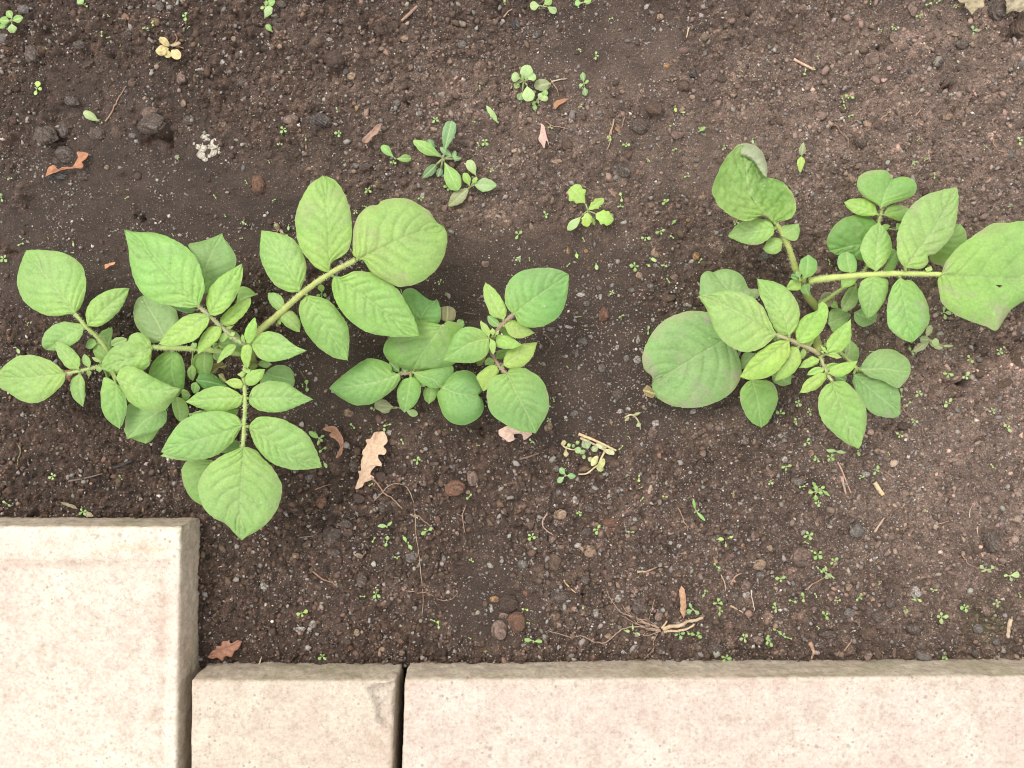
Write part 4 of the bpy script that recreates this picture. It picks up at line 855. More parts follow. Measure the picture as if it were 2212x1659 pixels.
def plantlet(name, label, cat, group, cx, cy, h, leaves, auto=True, stemr=.0005, colstem=(.30, .34, .17), parts=True, desc=None):
    """leaves: (bx,by,tx,ty,w,dzb,dzt,colkey,widest,point,teeth); survey units; heights in mm over the soil"""
    g0 = gz(cx, cy); xy = U(cx, cy); org = (xy[0], xy[1], g0)
    geos = []
    for k, q in enumerate(leaves):
        bx, by, tx, ty, w, zb, zt, ck = q[:8]; wd = q[8] if len(q) > 8 else .6; pt = q[9] if len(q) > 9 else .5; te = q[10] if len(q) > 10 else 0
        zb_ = g0 + zb / 1000; zt_ = max(gz(tx, ty) + .0006, g0 + zt / 1000)
        col = np.array(SC_G[ck]) * random.uniform(.86, 1.12)
        geos.append(join([small_leaf(bx, by, tx, ty, w, zb_, zt_, tuple(col), wd, pt, seed=random.randint(0, 9999), teeth=te)]) + ((bx, by, zb_),))
    top = UZ(cx, cy, g0 + h / 1000)
    sp = [np.array([xy[0], xy[1], g0 - .001]), (np.array([xy[0], xy[1], g0]) + top) / 2 + np.array([.0002, .0001, 0]), top]
    stem = [tube_geo(cr(sp, 4), np.full(5, stemr), 5, colstem, 0, 1)]
    for g in geos:
        b = UZ(*g[3])
        if np.linalg.norm(b - top) > .0008: stem.append(tube_geo(np.array([top, (top + b) / 2, b]), np.full(3, stemr * .8), 5, colstem, 0, 2))
    SV, SF, SCc = join(stem)
    if parts:
        root = thing(name, org, '', cat, group)
        new_mesh('stem', SV, SF, M_SEED, root, org, SCc)
        for g in geos: new_mesh('leaf', g[0], g[1], M_SEED, root, org, g[2])
    else:
        V = [SV]; C = [SCc]; FQ = list(SF); off = len(SV); FF = {}
        for f in SF: FF.setdefault(f.shape[1], []).append(f)
        for g in geos:
            V.append(g[0]); C.append(g[2])
            for f in g[1]: FF.setdefault(f.shape[1], []).append(f + off)
            off += len(g[0])
        root = new_mesh(name, np.vstack(V), [np.vstack(FF[k]) for k in FF], M_SEED, None, org, np.vstack(C))
    if label: tag(root, label, cat, group)
    else: autolabel(root, desc, cat, cx, cy, group)
    return root
def T(tile, *v): return P_(tile, *v)
WG = 'larger weeds in the bed'
def weed(label, tile, cx, cy, h, lst, name='weed', stemr=.0006, **kw):
    c = T(tile, cx, cy); k = TILES[tile][2]; L = []
    for q in lst:
        b = T(tile, q[0], q[1]); t = T(tile, q[2], q[3]); L.append((*b, *t, q[4] / k, *q[5:]))
    return plantlet(name, label, 'weed', WG, c[0], c[1], h, L, stemr=stemr, **kw)
weed("weed rosette with long spoon-shaped blue-green leaves, above the tip of the left potato plant", 'T1', 1615, 1370, 5, [
 (1610,1365,1358,1213,100,6,9,'g',.55,.6),(1620,1340,1690,1043,118,7,10,'b',.72,.45),(1625,1390,1745,1645,140,6,8,'g',.62,.5),(1560,1420,1438,1540,80,3,2,'d',.4,.7),
 (1700,1375,1775,1365,40,3,2,'d',.5,.6),(1705,1372,1722,1300,45,3,2,'b',.3,.6),(1690,1350,1588,1272,52,4,5,'b',.5,.6),(1600,1450,1570,1530,52,2,2,'d',.4,.6),(1540,1290,1490,1205,60,2,2,'d',.5,.5)], stemr=.0009)
weed("pale yellow weed and a dusty lower leaf, beside the long-leaved rosette", 'T5', 1850, 290, 4, [
 (1885,270,2080,272,118,6,6,'p',.45,.65),(1850,285,1800,165,68,6,9,'y',.55,.45),(1835,300,1663,452,112,5,2,'w',.5,.7),(1905,200,1832,55,86,5,7,'p',.65,.45),(1870,260,1908,205,40,6,9,'y',.5,.5)])
weed("two-leaved weed with a tiny seedling at its foot, left of the long-leaved rosette", 'T1', 1200, 1370, 4, [(1198,1365,1083,1258,72,5,6,'g',.68,.45),(1205,1372,1342,1368,72,5,4,'g',.68,.5)])
weed("round-leaved weed with cupped grey-green leaves at top centre, left half of the pair", 'T2', 100, 700, 6, [
 (120,700,130,558,112,8,11,'p',.55,.5),(75,680,-4,655,86,7,7,'p',.55,.45),(135,690,198,640,88,9,9,'p',.55,.45),(130,735,150,875,110,8,8,'p',.6,.45),(60,700,30,765,52,4,3,'p',.55,.5),(95,690,90,650,40,10,12,'g',.5,.5),(90,790,60,865,62,3,3,'b',.6,.5),(60,715,45,738,22,5,5,'g',.5,.5)])
weed("half-wilted weed with limp pale leaves leaning right, beside the round-leaved weed at top centre", 'T2', 330, 740, 3, [
 (330,720,190,745,105,5,3,'w',.5,.4),(290,790,250,868,96,4,3,'p',.6,.4),(290,775,280,830,50,5,4,'g',.5,.5),(210,870,175,905,32,3,3,'g',.6,.5),(215,880,235,882,30,3,3,'g',.6,.5),(200,890,195,950,40,3,3,'g',.6,.5)])
weed("upright small weed with four blue-green leaves in a line, right of the clustered weed", 'T2', 620, 720, 4, [(618,712,610,625,50,4,4,'b',.55,.6),(625,748,637,828,50,4,2,'b',.55,.6),(612,728,577,742,28,5,4,'g',.5,.6),(630,722,660,692,28,5,6,'g',.5,.6)])
weed("bright pale green seedling with toothed lobed leaves, alone on the open soil between plants", 'T6', 655, 160, 8, [
 (638,105,505,-42,150,9,10,'y',.55,.35,1),(660,150,795,58,75,9,9,'y',.5,.5,1),(722,188,875,252,118,8,6,'y',.5,.45,1),(655,178,640,300,82,9,7,'y',.5,.4,1),(605,205,480,330,72,6,4,'p',.6,.45),(690,220,715,288,34,5,2,'y',.5,.5)], stemr=.0007)
weed("blurry five-leaved bright green weed cut by the top left corner of the frame", 'T0', 100, 175, 8, [(105,165,65,92,68,9,9,'g',.55,.4),(110,178,198,148,68,9,9,'g',.5,.5),(90,180,-5,172,72,9,8,'g',.55,.45),(100,200,110,285,78,8,6,'p',.55,.4),(60,200,-10,240,50,6,4,'g',.5,.5)])
weed("tall weed with one large hanging leaf at the top edge, above a loose green leaf", 'T1', 85, 60, 6, [(75,160,125,52,72,3,7,'p',.6,.4),(90,40,165,8,60,6,6,'g',.5,.5),(80,50,95,5,36,6,8,'g',.5,.5),(75,60,38,75,30,5,5,'g',.5,.5)])
weed("single rounded green leaf lying beside a dark clod near the top edge", 'T1', 140, 270, 1, [(140,275,88,212,52,2,3,'g',.55,.4)])
weed("pale leaf of a weed cut by the top edge, right of the dried yellow weed", 'T0', 700, 20, 2, [(665,30,722,-15,62,3,4,'p',.5,.4)])
weed("three-lobed weed with pale round leaves cut by the top edge near the centre", 'T2', 265, 60, 4, [(245,45,155,55,80,5,4,'p',.6,.4),(275,40,342,-5,66,5,5,'g',.55,.45),(300,55,385,105,60,5,3,'p',.65,.4)])
weed("two-leaved weed peeking in at the top edge, right of the three-lobed weed", 'T2', 590, 30, 3, [(600,25,542,28,62,4,3,'g',.55,.4),(615,20,685,0,50,4,4,'g',.55,.45)])
weed("single spoon-shaped light green leaf beside the thin root at upper left", 'T0', 880, 1062, 1, [(870,1056,720,965,70,1.5,4,'p',.68,.45)])
weed("sprout with two long pale pointed leaves in a vertical line, above the right potato plant", 'T3', 288, 1350, 3, [(290,1343,308,1226,62,3.5,5,'w',.32,.9),(290,1352,278,1493,64,3.5,3,'y',.32,.8)])
weed("narrow pale green blade-like sprout beside a dark hole at top centre", 'T1', 2092, 1062, 2, [(2090,1060,1990,910,46,3,6,'p',.5,.7)])
weed("three-leaved seedling with dark oval leaves below the withered heap with straws", 'B2', 462, 1012, 3, [(462,1005,413,948,54,4,4,'b',.55,.5),(470,1012,550,1020,50,4,3,'b',.55,.55),(455,1018,393,1072,48,4,3,'b',.55,.5)])
weed("weed with dusty pale leaf beside the lower left leaves of the middle potato plant", 'M0', 640, 1310, 2, [(600,1305,425,1285,105,2.5,2,'w',.55,.5),(580,1315,480,1345,60,2,2,'w',.55,.5),(690,1330,800,1372,62,3,3,'p',.6,.4)])
weed("narrow-leaved sprout with two strap leaves in the lower right of the bed", 'B2', 1592, 1318, 3, [(1585,1305,1563,1208,24,3,5,'g',.5,.7),(1598,1328,1668,1402,26,3,3,'g',.5,.7),(1600,1318,1618,1308,14,3,3,'g'),(1588,1322,1575,1335,14,3,3,'g')])
weed("dense little weed cluster with seven leaves below the right potato plant", 'B3', 430, 1360, 4, [(410,1370,415,1318,44,5,7,'g'),(400,1375,348,1378,34,5,4,'g',.6,.5),(430,1378,472,1380,34,5,5,'g',.6,.5),(412,1390,412,1450,42,5,3,'g',.6,.5),(420,1345,385,1290,28,5,7,'g'),(450,1345,490,1330,26,5,5,'g'),(470,1358,535,1412,26,5,3,'g',.5,.6)])
weed("pale sprout with two thin pointed leaves above a small four-leaved seedling", 'B3', 590, 1025, 3, [(590,1022,505,1015,34,4,4,'p',.5,.6),(590,1026,675,1035,30,4,3,'p',.4,.7)])
weed("round-leaved pale weed with disc leaves beside the right potato plant", 'T7', 1400, 1390, 4, [(1390,1390,1315,1380,68,4.5,5,'w',.5,.35),(1410,1405,1478,1408,66,4,4,'p',.5,.35),(1390,1400,1258,1490,66,3,2,'w',.5,.5),(1400,1420,1510,1460,48,3,2,'w',.5,.5),(1370,1360,1410,1260,56,3,4,'w',.5,.5),(1515,1440,1605,1440,22,3,3,'p',.4,.7)])
weed("four-leaved weed at the upper edge of the round-leaved weed below the right plant", 'T7', 1520, 1150, 3, [(1515,1150,1525,1100,28,3,4,'p',.6,.5),(1525,1152,1585,1155,36,3,3,'p',.6,.4),(1520,1160,1538,1210,30,3,2,'p',.6,.5),(1512,1155,1495,1160,14,3,3,'p')])
weed("small weed with one long leaf half under the right leaflet tip of the left plant", 'B1', 545, 800, 3, [(540,798,458,742,48,4,4,'g',.5,.6),(550,798,592,775,26,4,4,'g'),(552,802,575,830,26,4,3,'g'),(545,808,532,862,26,4,2,'g')])
weed("little weed with an upright round leaf under the stalk of the left plant", 'T5', 567, 1215, 3, [(567,1205,562,1132,58,4,6,'y',.6,.4),(560,1222,522,1228,30,3,3,'g'),(575,1222,608,1222,34,3,3,'g'),(567,1228,567,1244,14,3,3,'g')])
weed("two-bladed sprout with one dark and one pale leaf near the fine root thread", 'C1', 848, 95, 2, [(850,92,788,90,26,2.5,3,'p',.45,.6),(852,92,880,62,18,2.5,4,'g',.5,.6)])
weed("two thick oval cotyledons right beside the damp hollow near the long slab", 'C2', 138, 838, 2, [(136,832,80,828,30,3,3,'g',.6,.4),(142,838,196,838,28,3,3,'g',.6,.4),(140,842,138,850,6,3,3,'y')])
weed("fan-leaved pale weed at the right edge of the frame", 'C3', 1565, 415, 2, [(1568,412,1630,405,42,3,4,'p',.7,.4),(1562,412,1528,412,20,3,3,'p'),(1568,420,1582,450,20,3,2,'p')])
weed("three-leaved pale weed among the straws of the pulled weed, pointing right", 'C2', 1172, 630, 2, [(1165,625,1148,590,18,3,4,'b',.5,.5),(1168,635,1133,655,36,3,2,'b',.55,.4),(1178,635,1213,662,26,3,2,'b',.6,.4)])
weed("creeping pale weed with tiny root-tied leaves at the lower right", 'C3', 375, 400, 2, [(370,390,355,365,22,2,3,'g'),(380,400,410,420,30,2,1,'w'),(375,405,385,435,26,2,1,'w'),(380,390,372,350,16,2,3,'w'),(390,400,435,432,14,2,1,'w')])
weed("single narrow pale leaf beside the root network at lower right, near the right edge", 'C3', 1415, 375, 2, [(1400,370,1375,345,24,2,2,'w'),(1415,375,1448,388,20,2,1,'w'),(1445,370,1462,350,26,2,3,'p'),(1430,375,1380,385,14,2,1,'w')])
# the tiny seedlings: tile, x, y, leaves, leaf length, direction, colour
SEEDS = """
T0 395 413 2 16 60 y;T0 733 45 3 30 20 g;T0 940 140 2 16 20 w;T0 485 215 1 14 0 g;T0 1038 395 2 14 110 g;T0 880 290 2 30 90 w;T0 935 322 2 25 -20 g;T0 1255 245 2 34 0 g;T0 1322 200 3 26 90 g;T0 1605 140 3 38 100 g
T0 1628 235 2 18 -40 g;T0 1718 395 1 14 90 g;T0 1535 1360 3 22 100 g;T0 2128 1570 2 22 60 g;T0 1100 1640 2 16 0 w;T0 2190 1000 2 14 0 g;T0 85 1545 2 26 -20 b;T0 318 768 3 62 95 y
T1 238 1120 4 36 45 g;T1 715 1150 4 36 80 g;T1 110 1395 2 20 60 g;T1 430 1205 1 22 90 b;T1 205 1243 3 25 0 w;T1 700 950 2 28 80 w;T1 1548 1030 4 36 40 g;T1 1880 1050 3 18 30 g;T1 1935 755 2 25 80 w;T1 1978 1225 4 40 45 g
T1 1920 1245 2 26 70 p;T1 2035 1465 4 22 20 p;T1 965 1640 4 38 45 g;T1 2065 650 1 12 0 g;T1 2150 20 2 26 90 g;T1 1182 1405 3 30 20 g
T2 855 160 2 24 -15 g;T2 725 480 3 34 100 g;T2 585 435 3 22 60 p;T2 765 782 2 14 60 g;T2 595 912 4 20 30 w;T2 330 1103 3 22 10 w;T2 840 1190 3 26 50 y;T2 985 1245 3 36 0 g;T2 1405 1290 2 28 -15 g;T2 1370 1088 1 20 0 y
T2 1175 1382 3 20 30 g;T2 1510 1523 2 32 -5 g;T2 1640 1118 1 74 -35 g;T2 1830 1275 2 34 100 g;T2 2082 1220 1 44 85 p;T2 1412 945 1 50 80 y;T2 1478 972 1 36 0 y;T2 1982 610 2 18 30 y
T3 885 20 2 22 90 g;T3 905 208 1 16 45 y;T3 975 262 2 16 60 w;T3 1090 242 3 28 40 b;T3 1310 135 3 34 -10 g;T3 1390 35 2 34 -20 g;T3 1470 15 2 30 -30 g;T3 1630 50 3 28 20 w;T3 1772 265 3 50 80 b;T3 1885 240 2 16 30 w
T3 1745 378 1 16 -40 g;T3 430 495 2 18 60 g;T3 320 620 2 38 95 p;T3 400 590 2 20 70 p;T3 280 295 2 14 0 w;T3 705 830 3 40 20 g;T3 650 865 2 26 75 g;T3 662 920 2 24 70 g;T3 715 998 2 34 -15 g;T3 270 900 1 16 30 y
T3 1045 970 2 16 20 g;T3 1300 1205 2 24 -45 g;T3 1348 780 1 14 0 g;T3 1265 1405 4 28 -20 g;T3 1362 1380 3 22 -30 g;T3 1438 1515 2 36 90 g;T3 1880 1265 2 20 50 g;T3 2175 1215 3 40 70 p
T4 1095 48 2 24 -30 g;T4 1152 102 2 12 0 g;T4 415 398 2 14 60 y;T4 198 405 2 14 -30 g;T4 178 450 2 34 -15 g;T4 30 575 4 42 45 g;T4 780 503 2 14 -10 g;T4 788 592 2 14 0 g;T4 1490 370 2 20 60 g;T4 1942 202 2 18 50 g
T4 2110 268 3 24 40 p;T4 2085 400 2 18 0 w;T4 1855 40 2 24 50 w;T4 240 1140 2 24 -60 g;T4 155 1370 1 56 60 p;T4 10 50 2 42 70 b;T4 620 25 2 12 0 g;T4 632 450 1 44 85 w;T4 630 525 1 22 0 w
T5 155 400 2 22 -30 g;T5 1425 383 4 28 90 b;T5 935 455 2 28 10 g;T5 860 500 4 26 40 w;T5 825 840 2 28 60 p;T5 1255 1185 2 20 70 g;T5 1590 1110 3 32 100 p;T5 1662 290 3 42 20 g;T5 30 1105 2 14 90 g;T5 280 640 1 48 95 g;T5 250 695 2 32 30 g
T6 945 45 2 48 80 p;T6 938 124 3 26 0 g;T6 1330 88 3 36 -30 g;T6 290 195 3 36 60 g;T6 55 365 3 44 -50 g;T6 618 412 2 26 60 p;T6 485 630 2 26 -50 g;T6 560 548 1 54 80 y;T6 1155 395 3 42 10 p;T6 1283 340 3 42 -15 g
T6 1383 388 2 26 40 p;T6 1400 258 1 46 -50 g;T6 1062 640 4 46 85 g;T6 1180 635 1 36 30 g;T6 1220 585 1 64 25 p;T6 1315 638 2 32 0 g;T6 1625 595 2 34 -55 g;T6 1350 765 2 34 50 g;T6 730 645 1 56 80 p;T6 860 865 4 30 30 p
T6 945 1072 2 30 -35 g;T6 1178 1195 2 44 95 g;T6 475 1510 2 16 40 g;T6 55 575 4 34 50 b;T6 150 580 2 22 80 g;T6 1810 510 2 20 -60 g;T6 1935 262 4 30 20 g;T6 635 1190 1 20 0 g
T7 530 715 2 30 90 g;T7 590 780 1 30 70 w;T7 2085 235 2 14 0 y;T7 1238 1490 3 38 60 g;T7 1748 1555 3 40 60 p;T7 2000 1485 4 38 30 p;T7 2055 1470 2 38 60 p;T7 895 1490 2 26 0 p
B0 452 1018 4 38 70 p;B0 1040 1030 2 32 60 g;B0 1022 1090 3 26 45 g;B0 60 1255 2 52 35 p;B0 715 1325 4 42 60 g;B0 35 340 2 20 -20 g
B1 437 350 2 62 85 g;B1 402 345 2 20 80 g;B1 1020 540 3 38 0 p;B1 835 695 2 36 50 g;B1 1135 687 2 40 -20 g;B1 1107 755 2 48 90 p;B1 990 722 2 14 0 g;B1 1265 830 2 32 75 g;B1 1395 990 4 40 90 g;B1 1690 728 1 20 90 g
B1 1920 862 2 18 -10 g;B1 990 1203 2 26 -30 g;B1 735 1215 2 20 -20 g;B1 1842 1305 2 38 -40 g;B1 1480 1600 3 56 -40 g;B1 575 895 2 50 -35 g;B1 598 1030 1 62 60 p;B1 1410 650 1 14 0 g
B2 478 75 2 16 50 g;B2 360 355 2 28 70 g;B2 320 530 4 28 60 w;B2 170 715 3 30 45 p;B2 462 530 3 18 45 w;B2 1010 680 2 18 40 y;B2 943 772 2 34 -45 g;B2 1095 1035 2 38 95 y;B2 1110 1118 2 22 -10 g;B2 1323 1195 2 30 0 y
B2 585 1335 4 28 70 g;B2 170 1540 4 40 30 g;B2 738 1480 3 44 -80 g;B2 1028 1500 2 38 8 g;B2 1800 1562 1 62 0 y;B2 1888 1548 1 46 -15 y;B2 1847 1610 1 44 85 w;B2 1905 1165 2 16 0 p;B2 1120 1215 2 32 -60 w;B2 2150 815 2 12 0 y
B3 260 608 4 36 30 p;B3 362 682 3 36 75 p;B3 108 695 3 42 0 g;B3 238 765 3 30 70 p;B3 335 945 3 40 -65 p;B3 425 1090 3 38 60 g;B3 540 1075 4 44 40 g;B3 160 1155 3 46 0 g;B3 20 1290 4 28 30 p;B3 295 1330 2 36 -20 g
B3 1140 880 3 38 20 p;B3 1215 615 2 36 -40 p;B3 1560 610 3 50 -50 p;B3 1302 520 4 40 40 p;B3 1155 520 2 48 80 p;B3 1265 760 3 34 30 w;B3 1940 670 4 34 60 w;B3 2075 740 2 16 60 y;B3 2065 820 3 42 45 p;B3 1558 355 3 48 5 g
B3 1710 370 3 42 -30 p;B3 1935 1150 2 28 60 y;B3 1985 1052 1 14 -40 y;B3 1368 1535 2 22 40 y;B3 1045 1045 2 22 60 p;B3 935 1190 3 44 -70 g;B3 810 1250 3 32 -30 p;B3 782 1042 1 50 70 g;B3 437 1470 4 34 80 p
C1 848 190 2 44 -80 g;C1 762 180 2 22 -60 p;C1 962 172 1 44 60 g;C1 997 225 1 44 55 g;C1 979 195 2 14 20 y;C1 915 293 3 20 0 g;C1 1395 315 3 20 20 g;C1 690 547 2 24 0 g;C1 778 530 4 36 30 g;C1 298 655 3 40 -10 y
C1 1145 700 2 24 20 y;C1 1183 730 2 32 85 y;C1 430 935 4 32 60 g;C1 1485 900 2 12 0 y;C1 1385 818 2 12 30 y;C1 280 828 2 12 0 g;C1 910 1535 2 28 -50 d
C2 85 630 2 28 10 y;C2 105 718 2 14 0 g;C2 460 620 1 22 90 g;C2 645 728 2 14 0 g;C2 1325 352 2 32 40 g;C2 1440 448 1 16 0 g;C2 1248 528 2 28 -75 g;C2 1335 590 3 36 0 g;C2 1347 640 3 30 90 g;C2 1085 790 4 40 -20 b
C2 1195 800 3 40 30 g;C2 1135 775 2 30 60 g;C2 1505 815 4 34 60 p;C2 1385 945 4 40 20 g;C2 905 665 1 14 0 w;C2 783 745 1 36 85 g;C2 745 772 1 36 10 p;C2 810 792 1 44 20 p;C2 1655 830 3 32 90 g
C3 265 150 4 36 60 g;C3 250 200 2 22 30 g;C3 275 248 2 24 20 g;C3 322 275 4 44 40 g;C3 430 320 3 34 -45 g;C3 335 375 2 28 45 g;C3 83 430 3 34 -10 g;C3 230 555 2 40 85 g;C3 160 578 2 32 20 g;C3 50 620 3 36 85 g
C3 450 575 3 22 0 w;C3 590 555 3 32 -60 g;C3 370 670 3 36 60 g;C3 325 748 2 16 45 y;C3 60 770 2 36 30 g;C3 95 800 3 26 40 g;C3 140 818 2 20 20 g;C3 10 840 3 38 60 g;C3 720 460 2 16 90 g;C3 685 565 2 16 60 y
C3 948 568 1 32 10 g;C3 982 572 1 34 30 p;C3 895 630 3 26 60 g;C3 1075 505 3 28 10 w;C3 1125 680 4 42 0 p;C3 1278 618 4 38 75 g;C3 1150 935 3 28 60 g;C3 1485 590 4 32 70 w;C3 1630 535 2 28 70 g;C3 310 540 2 22 60 p
"""
CNT = {1: 'one-leaved', 2: 'two-leaved', 3: 'three-leaved', 4: 'four-leaved', 5: 'five-leaved'}
CN = {'g': 'green', 'p': 'pale green', 'y': 'yellow-green', 'd': 'dark green', 'w': 'wilting', 'b': 'blue-green'}
for ent in SEEDS.replace('\n', ';').split(';'):
    if not ent.strip(): continue
    t, x, y, n, ln, rot, ck = ent.split(); n = int(n); k = TILES[t][2]
    cx, cy = T(t, float(x), float(y)); ln = float(ln) / k; a0 = math.radians(float(rot)); L = []
    if n == 1:
        dx, dy = math.cos(a0) * ln / 2, math.sin(a0) * ln / 2
        L.append((cx - dx, cy - dy, cx + dx, cy + dy, ln * .5, 1.2, 2.4, ck, .55, .5))
        cx, cy = cx - dx, cy - dy
    else:
        for j in range(n):
            if n == 2: a = a0 + math.pi * j + random.uniform(-.18, .18)
            elif n == 3: a = a0 + [0, math.pi, math.pi / 2 + random.choice((0, math.pi))][j] + random.uniform(-.25, .25)
            else: a = a0 + 2 * math.pi * j / n + random.uniform(-.25, .25)
            l = ln * (1.0 if j < 2 else random.uniform(.6, .9)) * random.uniform(.88, 1.1) * (1.0 if n > 2 else .84)
            gp = ln * .12
            L.append((cx + math.cos(a) * gp, cy + math.sin(a) * gp, cx + math.cos(a) * l, cy + math.sin(a) * l, l * random.uniform(.54, .72), 1.6 + .4 * (j > 1), random.uniform(1.2, 3.0), ck, random.uniform(.5, .65), .45))
    sz = 'tiny' if ln < 6 else 'small'
    plantlet('seedling', None, 'seedling', 'seedlings sprouted over the bare soil', cx, cy, 1.4 if ln < 6 else 2.2, L, parts=ln >= 7.5, stemr=.00028 if ln < 6 else .0004, desc=f"{sz} {CNT[n]} {CN[ck]} seedling")

# ------------------------------------------------------------------ stones and clods
def icosub(n):
    v, f = ICO; v = v.copy()
    for _ in range(n):
        E = {}; vl = [tuple(q) for q in v]; nf = []
        def mid(a, b):
            k = (min(a, b), max(a, b))
            if k not in E:
                m = (np.array(vl[a]) + np.array(vl[b])) / 2; m /= np.linalg.norm(m); E[k] = len(vl); vl.append(tuple(m))
            return E[k]
        for a, b, c in f:
            x, y, z = mid(a, b), mid(b, c), mid(c, a); nf += [(a, x, z), (b, y, x), (c, z, y), (x, y, z)]
        v = np.array(vl); f = np.array(nf)
    return v, f
S2, S3, S4 = icosub(2), icosub(3), icosub(4)
def n3(v, s, seed): return (fbm(v[:, 0] * s + v[:, 2] * 1.7 * s, v[:, 1] * s - v[:, 2] * 1.3 * s, seed, 4))
STC = dict(b=(.090, .060, .043), t=(.22, .155, .108), g=(.115, .105, .096), w=(.27, .25, .225), o=(.24, .145, .07), d=(.055, .041, .033), k=(.026, .023, .023), p=(.155, .108, .087), r=(.125, .066, .043), c=(.058, .039, .030), m=(.066,.048,.038))
STN = dict(b='brown', t='tan', g='grey', w='whitish', o='orange', d='dark grey', k='black', p='pinkish brown', r='reddish brown', c='dark brown', m='dark speckled')
def stone(tile, x, y, rx, ry, ck, kind, rot=0, label=None):
    kk = TILES[tile][2]; px, py = P_(tile, x, y); rx = rx / kk * S; ry = ry / kk * S; c = U(px, py); g = float(ground(c[0], c[1]))
    r = max(rx, ry); v, f = S4 if r > .006 else S3 if r > .0028 else S2
    sd = int(px * 7 + py * 3) % 9973; v = v.copy()
    if kind == 'c':       # crumbly clod
        d = 1 + .50 * n3(v, 1.2, sd) + .34 * n3(v, 3.4, sd + 1) + .20 * n3(v, 9, sd + 2); d = d * .95; zr = .55
    elif kind == 'a':     # angular
        rng = np.random.default_rng(sd); pl = rng.normal(0, 1, (11, 3)); pl /= np.linalg.norm(pl, axis=1)[:, None]; off = rng.uniform(.62, .9, 11)
        dots = v @ pl.T; d = np.min(np.where(dots > .05, off / np.maximum(dots, .05), 9), axis=1); d = np.minimum(d, 1.12) * (1 + .05 * n3(v, 3, sd)); zr = .42
    else:
        d = 1 + .30 * n3(v, 1.1, sd) + .09 * n3(v, 3.2, sd + 1); zr = .52
    v = v * d[:, None]; col = np.array(STC[ck]) * (1 + .4 * n3(v, 2.2, sd + 5))[:, None]; dm = np.clip(n3(v, 1.6, sd + 12) * 2.2 + .1, 0, .75)[:, None]; col = col * (1 - dm) + np.array([.060, .040, .031]) * dm
    if kind == 'c' and ck in 'dmk':
        wsp = np.clip((n3(v, 7, sd + 7) - .05) * 4, 0, 1)[:, None] * .42; col = col * (1 - wsp) + np.array([.20, .185, .168]) * wsp
    zr_ = zr * min(rx, ry); a = math.radians(rot); X_ = v[:, 0] * rx; Y_ = v[:, 1] * ry
    Vw = np.stack([c[0] + X_ * math.cos(a) - Y_ * math.sin(a), c[1] + X_ * math.sin(a) + Y_ * math.cos(a), g + zr_ * (.42 if kind != 'c' else .16) + v[:, 2] * zr_], 1)
    name = 'soil_clod' if kind == 'c' else 'stone'; cat = 'clod' if kind == 'c' else 'stone'
    o = new_mesh(name, Vw, f, M_STONE, None, (c[0], c[1], g), col, smooth=(kind != 'a' or r > .004))
    grp = 'clods of soil lying on the bed' if kind == 'c' else 'stones lying on the soil'
    if label: tag(o, label, cat, grp)
    else:
        sz = 'large' if r * 2 / S > 32 else 'small' if r * 2 / S > 14 else 'tiny'
        kd = {'c': 'crumbly clod', 'a': 'angular stone', 'r': 'rounded stone'}[kind]
        autolabel(o, f"{sz} {STN[ck]} {kd}", cat, px, py, grp)
    return o
LST = {("B1",1720,1225): "flattened oval rusty brown stone right of the oak leaf, below the middle plant", ("B1",1875,1150): "flat grey-brown pointed stone flake standing beside the oval rusty brown stone",
 ("C2",35,710): "large round brown stone touching its squarish neighbour, near the bottom centre", ("C1",1575,760): "squarish brown stone left of the large round brown one, near the bottom centre",
 ("C2",1590,335): "smooth oval tan grey stone in the lower right, the palest large stone there", ("T6",790,1055): "oval rusty brown clod alone on dark wet soil right of the middle plant",
 ("T3",885,540): "jagged pinkish brown stone at upper right, the biggest there", ("C3",1000,930): "half-round grey brown stone resting against the long slab at the right",
 ("C3",705,905): "upright tan brown block-like stone leaning on the long slab, left of a thin one", ("C3",815,895): "thin upright brown stone chip leaning on the long slab",
 ("T2",1110,1095): "dark speckled round clod at top centre with grey grains on top", ("T2",945,1500): "dark flat clod right of the toothed pale seedling, above its level"}
